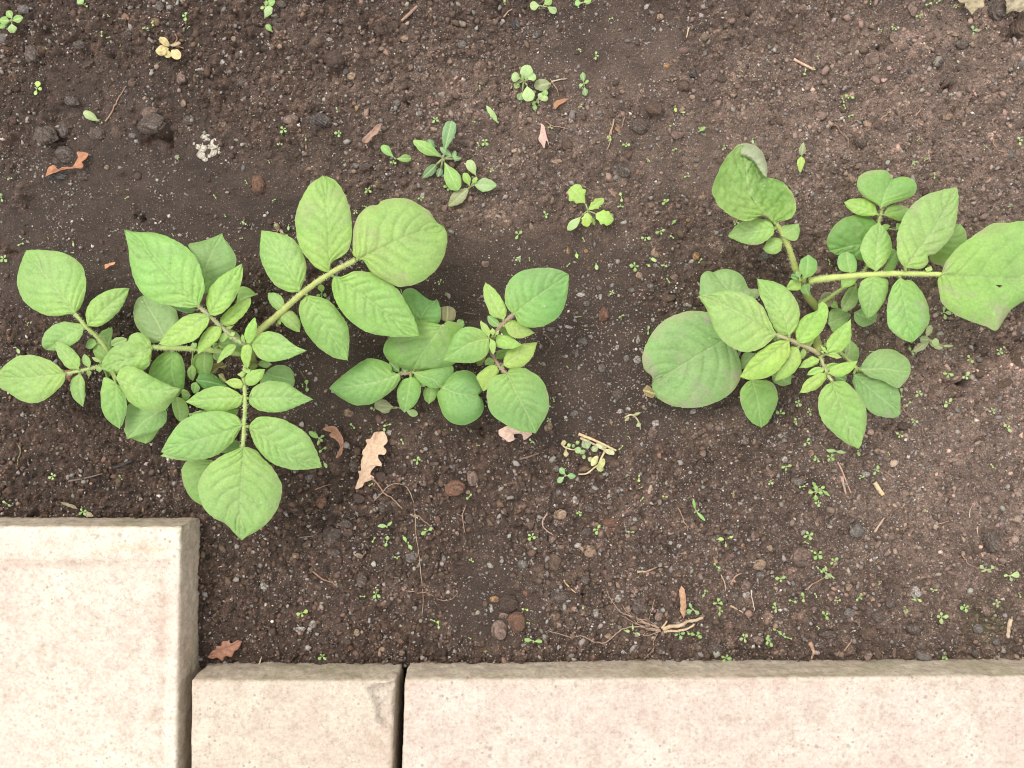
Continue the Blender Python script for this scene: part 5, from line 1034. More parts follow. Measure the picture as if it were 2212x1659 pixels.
STONES = """
T0 1345 1100 105 80 m c;T0 1330 1000 60 45 p c;T0 430 1180 90 85 m c;T0 560 1130 58 62 d c;T0 575 1340 72 78 d c;T0 500 1395 38 26 m c;T0 640 890 58 38 d c;T0 300 490 55 75 d c;T0 520 1530 82 42 k c;T0 1585 690 50 52 p a;T0 1150 725 35 33 b r;T0 930 1450 22 20 t r;T0 1940 1080 22 28 t a;T0 1600 905 22 30 t r;T0 2035 355 22 22 t r;T0 1925 545 28 25 w c;T0 155 540 30 22 b r;T0 230 95 48 35 g c;T0 40 330 50 50 g c;T0 1390 70 34 40 g c;T0 1100 280 52 42 d c;T0 850 1165 68 58 m c;T0 1265 860 22 22 t a;T0 2090 720 45 42 m c;T0 1640 1060 48 42 d c;T0 730 1500 58 68 d c;T0 1195 1525 34 30 c r;T0 720 415 48 34 d c;T0 1520 1110 30 30 c c;T0 1165 1185 34 28 g c;T0 1565 1130 22 22 b r
T1 190 230 62 72 m c;T1 230 50 40 30 d c;T1 520 385 48 42 b r;T1 630 350 32 24 w c;T1 1285 345 32 26 t r;T1 1790 220 28 25 t r;T1 1780 380 40 45 g a;T1 1195 235 44 44 c c;T1 1090 280 50 50 c c;T1 1290 240 40 34 b c;T1 835 665 38 34 t a;T1 690 550 78 76 c c;T1 940 810 36 44 d a;T1 310 1030 70 44 p a;T1 560 1050 88 52 k c;T1 1340 580 20 25 t r;T1 225 430 20 22 t r;T1 740 185 24 24 g c;T1 1080 1040 25 25 g r;T1 1270 1585 32 28 b r;T1 1045 1585 18 20 o r;T1 870 1425 36 30 g a;T1 950 1450 54 34 d a;T1 1000 1400 45 22 d a;T1 770 530 20 22 t r;T1 1220 900 30 28 g c;T1 780 620 30 32 d c;T1 1940 1505 26 18 r r;T1 1765 975 26 28 b a;T1 870 930 20 26 o a;T1 820 912 18 18 b r;T1 845 890 18 18 t r;T1 1450 900 20 36 d a;T1 800 710 14 14 w a;T1 120 1245 22 20 b r;T1 1420 985 26 22 g a
T2 215 290 45 32 d c;T2 1275 158 30 28 t r;T2 1110 1095 82 62 m c;T2 945 1500 78 74 d c;T2 1800 690 48 28 d r;T2 1660 465 25 28 g a;T2 1330 580 28 24 o r;T2 910 1120 26 20 o r;T2 480 1265 50 36 b c;T2 150 1035 24 24 t r;T2 30 220 42 50 k c;T2 1900 1275 30 28 t r;T2 1790 1390 26 24 b r;T2 1210 970 80 60 b c;T2 1420 1180 48 36 p c;T2 1470 760 48 44 b c;T2 1120 800 22 20 t r;T2 1550 850 24 20 t r;T2 380 1400 55 22 t c;T2 950 805 22 18 t r;T2 515 1035 26 36 t c;T2 1560 650 36 30 k c;T2 1380 220 34 28 m c;T2 1430 1010 24 20 g c;T2 1995 920 24 18 t r;T2 1900 830 30 24 t c;T2 860 1005 26 22 b a;T2 1590 1385 26 18 g a;T2 1460 1245 34 22 m c;T2 1585 1435 18 16 t r;T2 885 730 20 16 b r
T3 885 540 66 66 p a;T3 1225 110 45 52 p a;T3 450 1005 48 38 p r;T3 845 1080 38 30 t r;T3 790 1240 46 44 m c;T3 2075 610 20 18 w r;T3 455 1440 24 32 b r;T3 1525 1025 44 32 t c;T3 915 1100 25 22 b r;T3 1950 110 85 90 m c;T3 1440 555 50 30 m c;T3 2150 230 70 90 b c;T3 1065 340 38 44 p a;T3 715 1560 40 28 t a;T3 655 1590 25 22 b r;T3 425 940 28 24 p c;T3 1235 630 28 36 g c;T3 1660 395 60 44 m c;T3 1200 395 45 34 m c;T3 690 150 20 30 g c;T3 760 1185 30 26 b a;T3 1845 600 34 14 t a;T3 1560 835 26 14 w a;T3 2065 1350 28 40 g c;T3 2110 1430 44 34 b c;T3 1590 300 56 26 t a;T3 2160 565 24 30 g c;T3 1470 150 26 26 m c;T3 505 1355 18 14 w r;T3 495 580 28 18 d r;T3 55 430 18 18 w r;T3 650 950 24 20 b r
T5 1660 625 20 24 b r;T5 30 275 55 80 r c;T5 1230 350 60 34 p c;T5 128 595 26 26 c r;T5 1625 480 26 28 p a;T5 1760 495 26 18 t r;T5 1980 955 36 28 p c;T5 1070 210 44 30 d c;T5 2075 690 18 24 g c
T6 790 1055 46 58 r c;T6 1240 520 40 50 t c;T6 1095 725 30 30 t a;T6 485 510 16 28 o r;T6 1660 620 35 28 b a;T6 1590 560 32 34 o c;T6 775 1525 30 36 g c;T6 985 1440 32 30 g a;T6 1080 1450 36 28 w c;T6 595 890 40 22 w c;T6 645 965 28 24 g c;T6 760 905 20 24 w a;T6 1030 855 30 20 g c;T6 610 1295 42 28 g c;T6 1640 50 28 26 t c;T6 1400 735 34 26 p a;T6 1520 640 36 24 g a;T6 1085 1280 16 34 w c;T6 555 1395 18 44 g a;T6 845 635 20 18 w c;T6 670 660 20 24 b a;T6 1215 1105 16 20 w r;T6 905 1345 16 22 w c;T6 468 1420 20 14 w c;T6 1355 920 60 34 b c;T6 1190 815 30 22 g c;T6 750 830 24 22 g c;T6 1505 978 28 18 w c;T6 1250 180 22 14 w a;T6 1515 248 20 16 o r;T6 640 515 18 18 o c;T6 75 85 18 28 t a;T6 2165 560 40 34 g c;T6 1690 165 20 18 p r;T6 1625 155 14 18 p r;T6 330 1185 40 22 g c;T6 485 1165 38 16 w a
B1 795 585 50 32 t c;B1 1720 1225 80 64 r r;B1 1875 1150 48 88 p a;B1 570 1350 46 50 r c;B1 885 1315 56 48 c a;B1 850 1040 46 46 m c;B1 1180 1120 48 36 m r;B1 1075 1130 62 44 c a;B1 1840 1490 34 42 c r;B1 1740 1615 20 20 t r;B1 780 1540 44 40 d c;B1 800 1610 42 34 c r;B1 1835 1262 20 18 t r;B1 1930 1250 16 14 p a;B1 1090 1390 28 42 d c;B1 1210 1360 40 30 g a;B1 1450 1195 32 20 g c;B1 475 1140 40 34 g c;B1 1245 1335 20 16 g c;B1 1435 910 18 14 t r;B1 235 1275 24 30 b c;B1 940 890 24 18 b r;B1 1590 1290 24 20 b a;B1 1700 1045 30 22 g c;B1 670 1375 30 20 c c;B1 345 1410 22 18 b r;B1 220 1415 24 18 b r;B1 900 790 18 16 g c;B1 1430 695 26 20 b c;B1 1470 680 18 18 t r;B1 515 290 16 22 w c;B1 665 530 14 14 t r;B1 2070 955 24 22 b c
B2 910 310 50 40 m c;B2 370 270 40 44 c c;B2 320 600 32 46 t c;B2 700 665 30 28 b r;B2 885 905 48 34 b r;B2 1240 560 38 28 w a;B2 1210 650 38 44 p c;B2 1640 815 36 32 p a;B2 2000 710 34 34 p c;B2 1150 1025 46 36 d a;B2 545 1225 30 36 w r;B2 415 1340 54 40 t r;B2 160 1435 26 34 b r;B2 715 1425 28 20 t r;B2 395 1155 28 30 g a;B2 85 1280 32 22 p a;B2 345 1550 40 40 p a;B2 140 1310 28 26 b r;B2 840 1420 68 42 r c;B2 640 1495 50 36 d c;B2 660 1285 40 34 m c;B2 1432 1610 22 20 w r;B2 2015 1450 34 32 c r;B2 2075 1525 26 40 p a;B2 695 1130 40 26 d c;B2 1775 600 26 26 p r;B2 1560 675 20 18 p c;B2 1000 435 22 16 w c;B2 540 475 32 26 g c;B2 380 950 26 30 g c;B2 740 805 20 22 g c;B2 965 1100 26 22 d a;B2 930 1175 36 22 g c;B2 1315 1355 24 20 p c;B2 1250 1580 26 24 c r;B2 1365 1590 20 16 w a;B2 1870 1500 30 26 g c;B2 90 1085 26 30 d r;B2 65 1030 24 20 b a;B2 2120 890 20 22 p c;B2 1560 455 32 20 w c;B2 1920 430 40 30 m c;B2 855 550 16 14 t r;B2 930 455 22 22 w r;B2 1135 955 18 22 b r;B2 770 1020 24 24 b a;B2 1905 1180 14 20 o a;B2 30 1110 30 26 b a;B2 210 1610 34 44 b c
B3 935 1020 30 26 t r;B3 1615 1120 52 26 p a;B3 245 1280 54 34 g a;B3 130 1090 30 30 w c;B3 1765 770 22 22 t r;B3 1210 428 14 14 t r;B3 355 1035 26 28 t r;B3 305 835 22 16 t r;B3 1585 770 26 18 p a;B3 825 1215 34 22 w c;B3 105 890 26 20 w c;B3 285 1625 18 18 w r;B3 175 1380 28 26 b c;B3 205 1325 16 14 r r;B3 675 1195 14 14 t r;B3 1310 1560 26 16 t c;B3 1160 1435 14 14 t r;B3 1930 570 24 40 b c;B3 2140 290 40 60 b c;B3 1790 330 70 50 b c;B3 1430 330 60 36 b c;B3 1660 440 80 40 b c;B3 1990 430 60 40 b c;B3 880 980 40 24 b c;B3 1180 800 60 34 c c
C1 1575 760 52 60 p r;C1 1545 560 30 20 o r;C1 1640 590 62 56 c c;C2 35 710 55 66 r r;C1 1485 595 22 26 b a;C1 1525 622 11 28 w c;C1 1600 665 32 18 p a;C1 275 690 27 22 b r;C1 360 560 22 22 b r;C1 60 612 25 22 b r;C1 690 440 30 36 m c;C1 660 770 20 24 t r;C1 950 900 22 20 p a;C1 765 738 14 24 t a;C1 680 272 25 15 t r;C1 190 710 28 28 c c;C1 265 280 25 18 t c;C1 60 475 30 25 w c;C1 375 722 25 25 w c;C1 290 755 34 18 w c;C1 1253 865 14 20 g r;C1 1195 835 16 44 p a;C1 1105 965 34 18 t a;C1 600 830 24 18 c r;C1 610 872 24 18 r a;C1 1110 505 14 18 t r;C1 585 75 30 30 d c;C1 610 130 26 26 c r;C1 1305 130 15 14 t r;C1 1190 670 18 14 r a;C1 860 405 12 14 b r;C1 640 682 18 18 b a;C1 925 170 18 20 b r;C1 705 258 14 10 t r;C1 800 600 18 14 b c;C1 520 260 30 28 d c;C1 330 215 26 26 b c;C1 1385 50 26 26 c r;C1 1180 50 16 26 r a;C1 1010 290 40 36 g c;C1 1220 300 14 26 g c;C1 480 430 12 14 o r;C1 860 830 14 12 b r;C1 500 150 60 50 d c;C1 820 885 24 16 t r;C1 1085 890 20 16 b a
C2 500 248 54 38 t c;C2 265 320 42 60 b c;C2 300 540 54 48 m c;C2 265 460 26 24 d r;C2 690 550 30 30 w a;C2 830 600 56 54 m c;C2 945 668 28 30 p a;C2 545 655 20 30 w c;C2 630 460 14 14 t r;C2 620 420 28 28 b r;C2 470 440 32 30 m c;C2 620 803 26 20 t r;C2 720 910 13 13 w r;C2 785 910 20 16 b a;C2 1590 335 48 34 t r;C2 1510 470 32 38 p c;C2 1515 535 26 26 w c;C2 1590 825 38 26 p a;C2 1310 880 44 44 m c;C2 1525 285 18 16 b r;C2 1075 210 15 15 w r;C2 170 225 22 40 b a;C2 85 520 20 22 r a;C2 70 335 34 26 g c;C2 600 75 0.1 0.1 r r;C2 930 190 18 14 g r;C2 1110 262 28 12 t a;C2 1415 275 18 22 p a;C2 340 605 14 18 t a;C2 530 80 20 16 p r;C2 1490 210 14 14 o r;C2 940 405 16 14 p a;C2 630 615 26 20 b c;C2 360 430 30 26 b c;C2 1440 540 22 18 g c;C2 1605 405 30 20 g c;C2 960 910 18 16 g a
C3 210 280 62 56 p c;C3 510 480 22 28 t a;C3 445 490 18 22 p r;C3 950 515 30 42 w c;C3 940 755 52 40 m c;C3 1000 930 58 34 g r;C3 705 905 26 50 b a;C3 815 895 15 52 p a;C3 635 925 32 36 p a;C3 1395 630 28 36 p c;C3 1445 635 20 22 t c;C3 700 670 54 30 m c;C3 80 900 30 22 p a;C3 515 650 30 36 g c;C3 1470 840 24 22 g c;C3 1480 935 24 22 w c;C3 8 230 16 20 t r;C3 1175 735 24 16 b a;C3 1345 750 34 28 g c;C3 400 560 20 20 t c;C3 790 590 34 26 m c;C3 1430 185 50 70 m c;C3 560 120 40 40 g c;C3 210 50 14 14 w r;C3 305 70 12 18 t r;C3 1130 150 26 18 p c;C3 445 910 26 24 p c;C3 1030 855 14 14 b r;C3 1075 870 18 22 c r;C3 970 860 18 18 g r;C3 700 310 14 10 o a;C3 1340 240 24 26 b a;C3 920 385 12 12 p r;C3 160 460 16 18 g c;C3 380 790 50 26 m c;C3 640 780 60 44 b c;C3 1580 880 30 20 c c;C3 1330 910 24 26 d c
"""
seen = set()
for ent in STONES.replace('\n', ';').split(';'):
    if not ent.strip(): continue
    t, x, y, rx, ry, ck, kd = ent.split(); rx, ry = float(rx), float(ry)
    if rx < 2: continue
    px, py = P_(t, float(x), float(y)); q = (int(px / 7), int(py / 7))
    if q in seen: continue
    seen.add(q)
    stone(t, float(x), float(y), rx, ry, ck, kd, rot=random.uniform(-15, 15), label=LST.get((t, int(x), int(y))))
finish_late = True
# ------------------------------------------------------------------ roots, straws, dead leaves
def strand(name, label, cat, tile, pts, r, col, lift=.0008, taper=.5, group=None, rigid=False, seed=3, kink=.0):
    P2 = [P_(tile, *map(float, q.split(','))) for q in pts.split()]
    return strandP(name, label, cat, P2, r, col, lift, taper, group, rigid, seed, kink)
def strandP(name, label, cat, P2, r, col, lift=.0008, taper=.5, group=None, rigid=False, seed=3, kink=.0, parent=None, org=None):
    Ln = sum(math.dist(P2[i], P2[i+1]) for i in range(len(P2)-1)); n = max(5, int(Ln / 3))
    c = cr(P2, n)
    if kink:
        c = c + np.stack([fbm(np.arange(n + 1) * .55, np.full(n + 1, 1.), seed, 2), fbm(np.arange(n + 1) * .55, np.full(n + 1, 9.), seed + 4, 2)], 1) * kink
    W = np.array([[*U(*q), 0] for q in c]); gzs = ground(W[:, 0], W[:, 1])
    if rigid:
        t = np.linspace(0, 1, n + 1); W[:, 2] = np.maximum(gzs[0] * (1 - t) + gzs[-1] * t, np.max(gzs) - .0015) + lift
    else:
        k = np.array([1, 2, 3, 2, 1]) / 9; gs = np.convolve(np.pad(gzs, 2, 'edge'), k, 'valid'); W[:, 2] = np.maximum(gs, gzs) + lift
    rad = np.linspace(1, taper, n + 1) * r
    g = tube_geo(W, rad, 7, col, .25, seed); V, F, C = join([g])
    og = org if org is not None else tuple(W[n // 2])
    o = new_mesh(name, V, F, M_ROOT, parent, og, C)
    if parent is None: tag(o, label, cat, group)
    return o
RG_ = 'roots and fibres lying on the soil'; SG = 'straws and twigs lying on the soil'
RC = (.27, .175, .125); SCC = (.42, .32, .19)
for nm, lab, cat, t, pts, r, col, kw in [
 ('root', "kinked pale root lying diagonally at upper left, above the big clod", 'root', 'T0', "920,1055 960,1000 1010,920 1020,880 1040,840 1080,790 1090,770 1105,750", .00050, RC, dict(kink=1.2)),
 ('root', "long fine pale fibre curving down from the oak leaf towards the slabs", 'root', 'P', "808,1082 828,1062 840,1049 856,1044 876,1049 888,1062 894,1082 897,1110 899,1140 904,1185 911,1240 915,1290 912,1329", .00027, (.32,.235,.17), dict(taper=.7)),
 ('root', "short branching root below the pale oak leaf", 'root', 'B1', "1010,1130 1090,1230 1110,1260 1150,1290 1220,1350 1270,1400", .00060, RC, dict(kink=.8)),
 ('root', "thin root left of the pale oak leaf's tip", 'root', 'B1', "520,1240 560,1225 600,1210 650,1195", .00035, RC, dict(kink=.8)),
 ('root', "thin vertical root below the oval rusty brown stone", 'root', 'B1', "1810,1390 1790,1440 1790,1500 1800,1560 1810,1620", .00040, RC, dict(kink=1)),
 ('root', "thin curved root right of the long fine fibre", 'root', 'B1', "1340,1470 1410,1470 1450,1510 1500,1550 1540,1590 1540,1640", .00040, RC, dict(kink=1)),
 ('root', "pale hooked root below the withered heap, left of the smooth tan stone", 'root', 'B2', "305,1335 265,1390 265,1440 310,1490 350,1515", .00050, (.33,.24,.19), dict(kink=.5)),
 ('root', "dark thin root standing by the reddish clod near the bottom centre", 'root', 'B2', "615,1430 590,1480 585,1545", .00030, (.12,.08,.06), dict(kink=1)),
 ('root', "pale ended root in the lower middle right of the bed", 'root', 'B2', "1430,1290 1460,1350 1470,1400 1500,1440 1512,1485", .00045, RC, dict(kink=1)),
 ('root', "wavy reddish root below the bottom leaf of the left potato plant", 'root', 'C1', "350,370 400,395 440,430 490,450 540,475", .00055, (.27,.15,.105), dict(kink=.7)),
 ('root', "thin dark root by the bottom leaf of the left plant", 'root', 'C1', "290,160 340,155 375,150 410,120", .00040, (.17,.12,.09), dict(kink=1)),
 ('root', "thin root crossing under the long fine fibre", 'root', 'C1', "955,503 1060,510 1120,520 1200,565 1270,555 1310,520", .00035, RC, dict(kink=1)),
 ('root', "branched dark root right of the upper middle plant", 'root', 'T6', "260,1230 300,1250 335,1290 330,1340 290,1385", .00070, (.10,.07,.055), dict(kink=2)),
 ('root', "wriggly root above the right plant, left of the speckled round clod", 'root', 'T3', "530,1085 580,1095 610,1130 640,1160 665,1200 680,1230 685,1290", .00055, (.20,.13,.095), dict(kink=.8)),
 ('root', "short pale wormlike root at upper right", 'root', 'T3', "955,1055 972,1025 1000,1012 1018,988", .00055, RC, dict()),
 ('root', "short root right of the pale wormlike one at upper right", 'root', 'T3', "1255,1015 1280,985 1310,950", .00050, RC, dict(kink=.6)),
 ('root', "thin root at the far right above the right plant", 'root', 'T3', "1905,1190 1930,1250 1940,1275 1970,1310 2010,1335", .00040, RC, dict(kink=.8)),
 ('root', "root joining the clustered round-leaved weed at top centre", 'root', 'T2', "335,715 380,700 430,690 470,685", .00060, (.38,.30,.22), dict(kink=1)),
 ('root', "thin straight fibre below the round-leaved weed's root at top centre", 'root', 'T2', "330,690 360,740 385,780 402,835", .00030, (.30,.22,.15), dict()),
 ('root', "curved thin root below the pinkish curled leaf at top centre", 'root', 'T2', "290,1060 340,1090 400,1110 480,1120", .00035, RC, dict(kink=.6)),
 ('root', "short root by the dark speckled clod at top centre", 'root', 'T2', "970,1020 955,1070 945,1115", .00040, RC, dict(kink=.8)),
 ('root', "root of the creeping pale weed in the lower right", 'root', 'C3', "235,500 300,450 340,430 370,415", .00050, RC, dict(kink=1)),
 ('root', "short bent root in the right part of the bed, above the moss patch", 'root', 'C3', "1065,105 1070,80 1110,65 1150,50", .00045, RC, dict(kink=.5)),
 ('root', "fine root leading to the pale weed near the right edge", 'root', 'C3', "1240,262 1270,305 1300,340 1390,370", .00040, RC, dict(kink=1)),
 ('root', "thin root reaching from the pale weed to the right edge", 'root', 'C3', "1490,345 1520,325 1570,305", .00035, RC, dict(kink=.6)),
 ('root', "thin root below the pale weed right of the right plant's bottom leaf", 'root', 'B3', "1150,630 1190,690 1260,750 1310,800 1330,850 1350,900", .00040, (.22,.15,.11), dict(kink=1)),
 ('root', "root stub left of the straw chip below the right plant", 'root', 'B3', "1000,1195 1040,1225 1070,1250", .00045, RC, dict()),
 ('root', "curved pale root at the lower right edge of the big right plant area", 'root', 'B3', "1720,1590 1722,1540 1735,1510 1765,1480", .00040, (.32,.25,.2), dict()),
 ('root', "hair-thin root under the dusty leaf of the left plant, beside the pale straw", 'root', 'B1', "390,220 420,270 440,310 452,345", .00040, (.13,.09,.07), dict(kink=.6)),
 ('straw', "pale straw near the upper right with seedlings at its lower end", 'straw', 'T3', "220,515 300,558 392,606", .00085, (.44,.30,.22), dict(rigid=True, taper=.9)),
 ('straw', "brown twig slanting near the top edge, above two clods", 'straw', 'T1', "1260,195 1330,135 1400,75", .00085, (.24,.16,.12), dict(rigid=True, taper=1)),
 ('straw', "longer, upper one of two parallel pale straws on the withered heap", 'straw', 'B2', "568,648 720,708 890,790", .00100, SCC, dict(rigid=True, taper=.7, lift=.0035)),
 ('straw', "shorter, lower one of two parallel pale straws on the withered heap", 'straw', 'B2', "585,682 700,735 800,790 872,822", .00080, (.37,.28,.18), dict(rigid=True, taper=.7, lift=.003)),
 ('straw', "stubby brown twig in the lower middle, right of the dark angular stone", 'straw', 'B2', "1190,1085 1180,1122 1170,1160", .00110, (.27,.20,.15), dict(rigid=True, taper=1)),
 ('straw', "pale short stick below the dark speckled clod near the pulled weed", 'straw', 'C2', "805,378 840,378 870,381", .00085, (.34,.26,.18), dict(rigid=True)),
 ('straw', "tilted short stick right of the pale short stick", 'straw', 'C2', "872,378 940,350", .00070, (.24,.17,.12), dict(rigid=True)),
 ('straw', "forked yellowish straw left of the pulled weed's roots", 'straw', 'C2', "335,430 355,465 380,490 412,518", .00070, (.42,.29,.17), dict(taper=.5)),
 ('straw', "brown curved twig left of the smooth tan stone in the lower right", 'straw', 'C2', "1412,440 1440,410 1480,392", .00065, (.28,.19,.14), dict()),
 ('straw', "small tan stick below the creeping seedlings right of the pulled weed", 'straw', 'C2', "1410,602 1445,620 1490,645", .00065, (.38,.27,.17), dict(rigid=True)),
 ('straw', "long pale thin stem standing left of the large slab's right neighbour stone", 'straw', 'C2', "1545,500 1550,560 1560,640", .00045, (.40,.34,.28), dict()),
 ('straw', "curved stem below the smooth tan stone in the lower right", 'straw', 'C2', "1348,400 1362,430 1372,460 1370,500", .00045, (.36,.27,.18), dict()),
 ('straw', "tan stick in the lower right, left of the dry root network", 'straw', 'C3', "680,125 710,80 742,35", .00075, (.32,.23,.17), dict(rigid=True, taper=.7)),
 ('straw', "bent tan bark strip against the long slab, right of the pulled weed", 'straw', 'C3', "262,838 280,870 288,905 278,955", .00140, (.33,.22,.15), dict(taper=.5)),
 ('straw', "brown twig leaning on a stone by the long slab", 'straw', 'C3', "480,890 505,860 535,825", .00060, (.26,.17,.12), dict(rigid=True)),
 ('straw', "thick pale curved stick near the right edge above the long slab", 'straw', 'C3', "1565,690 1552,720 1546,760 1548,810", .00140, (.40,.31,.22), dict(taper=.8)),
 ('straw', "short brown upright stick at the right edge region, above the moss patch", 'straw', 'C3', "1345,90 1343,115 1346,142", .00045, (.36,.27,.2), dict()),
 ('straw', "pale yellow flat straw chip below the right potato plant", 'straw', 'B3', "905,1290 940,1342 975,1395", .00150, (.44,.35,.21), dict(rigid=True, taper=.9)),
 ('straw', "thin dark stick leading to the four-leaved seedling below the right plant", 'straw', 'B3', "440,965 470,990 500,1015", .00045, (.2,.14,.1), dict()),
 ('straw', "long reddish straw below the right plant, longest of the pair", 'straw', 'B3', "580,1110 620,1190 650,1270 695,1380", .00060, (.35,.23,.17), dict(rigid=True)),
 ('straw', "broader pinkish straw meeting the long reddish one below the right plant", 'straw', 'B3', "618,1235 635,1310 655,1390", .00120, (.30,.21,.165), dict(rigid=True, taper=.4)),
 ('straw', "long dark twig left of the bottom leaf of the left plant, above the big slab", 'straw', 'B0', "620,1055 760,1030 910,990", .00065, (.13,.10,.085), dict(rigid=True, taper=.7)),
 ('straw', "charred black twig left of the bottom leaves of the left plant", 'straw', 'B0', "1010,940 1090,915 1180,870", .00110, (.035,.032,.032), dict(rigid=True)),
 ('straw', "pale green withered stalk at lower left of the bed", 'straw', 'B0', "175,750 200,790 190,850 165,925", .00050, (.17,.16,.07), dict()),
 ('straw', "dark thin twig under the upper middle plant leaves", 'straw', 'M0', "1205,490 1250,497 1300,503", .00045, (.12,.09,.08), dict(rigid=True)),
 ('straw', "pale green needle-like stem on the wet soil above the brown clod", 'straw', 'T6', "540,1085 575,1078 607,1073", .00040, (.27,.30,.15), dict(rigid=True)),
 ('straw', "pale stick in the short slab's corner near the oak leaf", 'straw', 'C1', "20,990 28,965 35,942", .00060, (.40,.31,.2), dict(rigid=True)),
 ('straw', "dark brown stick under the small oak leaf's upper left", 'straw', 'B2', "70,865 150,845 235,815", .00070, (.14,.10,.08), dict(rigid=True)),
 ('straw', "pale twig standing out at the top right of centre", 'straw', 'T2', "1518,258 1508,310 1500,340", .00060, (.38,.28,.19), dict(rigid=True)),
 ('straw', "twig at the top edge right of centre, half cut by seedlings", 'straw', 'T1', "2140,155 2170,120 2215,88", .00055, (.30,.21,.15), dict()),
]:
    strand(nm, lab, cat, t, pts, r, col, group=RG_ if nm == 'root' else SG, seed=len(lab) * 3 + len(pts), **kw)

# the pulled weed: two dry stalks with a tuft of roots, one thing
cx, cy = P_('C2', 970, 760); og = (*U(cx, cy), gz(cx, cy))
pw = thing('pulled_weed', og, "pulled-up dead weed with two dry pale stalks and a spread of thin roots, bottom right", 'dead weed')
for pts, r in [("975,757 1050,727 1130,705 1232,680", .0013), ("980,772 1080,758 1150,735 1175,718", .0009), ("968,752 985,728 1000,700", .0007)]:
    strandP('stalk', '', '', [P_('C2', *map(float, q.split(','))) for q in pts.split()], r, (.38, .29, .19), .0016, .7, parent=pw, org=og, seed=9)
for i, pts in enumerate(["960,770 850,745 790,742 760,745 700,765 640,815 580,845 520,825 450,800 380,805 300,780 230,765", "950,752 820,690 720,650 685,625 665,600 640,560 610,500",
  "950,745 860,715 800,690 760,655 740,640 722,612 708,590", "960,760 880,745 800,720 750,690 700,660", "945,790 918,830 918,870 915,900 880,935 860,955 840,970", "960,765 910,790 870,800 790,790",
  "955,750 880,700 820,690 780,660 750,620", "950,770 900,765 860,760", "940,740 880,720 800,715", "950,760 890,752 830,735 790,700 750,660", "890,720 890,670 900,620 920,560", "955,765 880,775 850,800 870,800"]):
    strandP('root', '', '', [P_('C2', *map(float, q.split(','))) for q in pts.split()], .0005 if i < 2 else .00035, (.27, .19, .14), .0010 if i < 4 else .0009, .5, parent=pw, org=og, seed=20 + i, kink=1.2)

# dead leaves
def dead(label, tile, base, tip, A, B, M, col, h=3, dz=0, name='dead_leaf', cat='dead leaf', group='dead leaves on the soil', crinkle=.0010, **kw):
    b = pp(base, tile)[0]; t = pp(tip, tile)[0]; g0 = gz(*b); g1 = gz(*t)
    V, F, C = leaf_geo(b, t, pp(A, tile), pp(B, tile), pp(M, tile), g0 + h / 1000, g1 + (h + dz) / 1000, col, quilt=.9, grad=False, rim=False, dusty=.1, seed=len(label), crinkle=crinkle, res=1.4, **kw)
    cc = np.array(col); lum = C.mean(1, keepdims=True) / .25
    C = cc * (.82 + .22 * lum) * (1 + .14 * fbm(V[:, 0] * 260, V[:, 1] * 260, 5, 3))[:, None]
    org = (float(V[:, 0].mean()), float(V[:, 1].mean()), g0)
    o = new_mesh(name, V, [F], M_DRY, None, org, C); tag(o, label, cat, group); return o
dead("large pale tan lobed oak leaf lying below the left and middle plants", 'B1', "868,1243", "1068,742", "858,1230 872,1190 892,1130 884,1085 908,1075 905,1020 922,955 920,918 958,855 948,815 992,800 1012,762 1040,745",
     "920,1215 935,1185 985,1165 1020,1138 985,1105 1035,1042 1078,1042 1085,1018 1058,975 1062,942 1112,944 1126,905 1100,872 1134,840 1132,800 1110,745", "930,1100 985,950 1030,830", (.46,.33,.235), 3, 0, curl=.1)
dead("small reddish brown oak leaf between the large and the short slab", 'C0', "1342,942", "1568,835", "1375,900 1400,885 1400,868 1432,870 1440,842 1482,836 1500,852 1535,832", "1378,952 1410,945 1440,965 1462,933 1500,938 1525,900 1552,880", "", (.27,.14,.095), 3, 0)
dead("bright orange torn oak leaf stuck between dark clods at left", 'T0', "388,1527", "752,1318", "410,1470 438,1438 478,1432 500,1466 560,1440 620,1438 668,1370 668,1318 700,1312", "440,1505 540,1470 640,1455 700,1456 722,1430 710,1400 745,1375 762,1335", "500,1470 620,1440 690,1390", (.34,.165,.095), 3, 1)
dead("curled dark brown oak leaf standing on edge right of the left plant", 'B1', "712,968", "572,722", "740,930 752,860 750,800 722,745 690,705 640,695 600,700", "690,965 722,890 718,850 690,810 660,800 632,770 655,752 610,738", "732,880 722,800 680,745 630,720", (.28,.155,.105), 5, 3, fold=.6)
dead("pale torn brown leaf tucked under the bottom leaf of the middle plant", 'M0', "1790,1540", "1497,1505", "1740,1580 1712,1588 1700,1540 1640,1538 1600,1560 1640,1580 1590,1606 1540,1572 1505,1545", "1760,1500 1680,1500 1640,1478 1580,1468 1530,1485", "", (.44,.32,.26), 3, 0)
dead("pinkish curled two-pronged dead leaf at top centre", 'T2', "252,1068", "320,1270", "248,1110 240,1160 228,1200 250,1240 282,1280 285,1215 295,1200", "275,1080 290,1130 300,1180 315,1225", "", (.42,.29,.25), 3, 1, crinkle=.0006)
dead("small orange-brown triangular dead leaf below the clustered weed", 'T2', "492,853", "372,945", "440,852 385,872 358,905", "450,885 410,908", "", (.30,.16,.09), 2, 0)
dead("long curled brown bark chip above the long-leaved weed rosette", 'T1', "930,1232", "1092,1070", "915,1210 960,1160 1010,1110 1050,1075", "965,1235 1010,1180 1050,1150", "", (.27,.175,.135), 3, 1, fold=.5, name='bark_chip', cat='bark chip')
dead("tall narrow tan bark chip standing right of the pulled weed's centre", 'C2', "1112,690", "1095,475", "1092,640 1090,580 1084,520", "1128,640 1126,560 1115,500", "", (.36,.22,.14), 2, 1, name='bark_chip', cat='bark chip', fold=-.2)
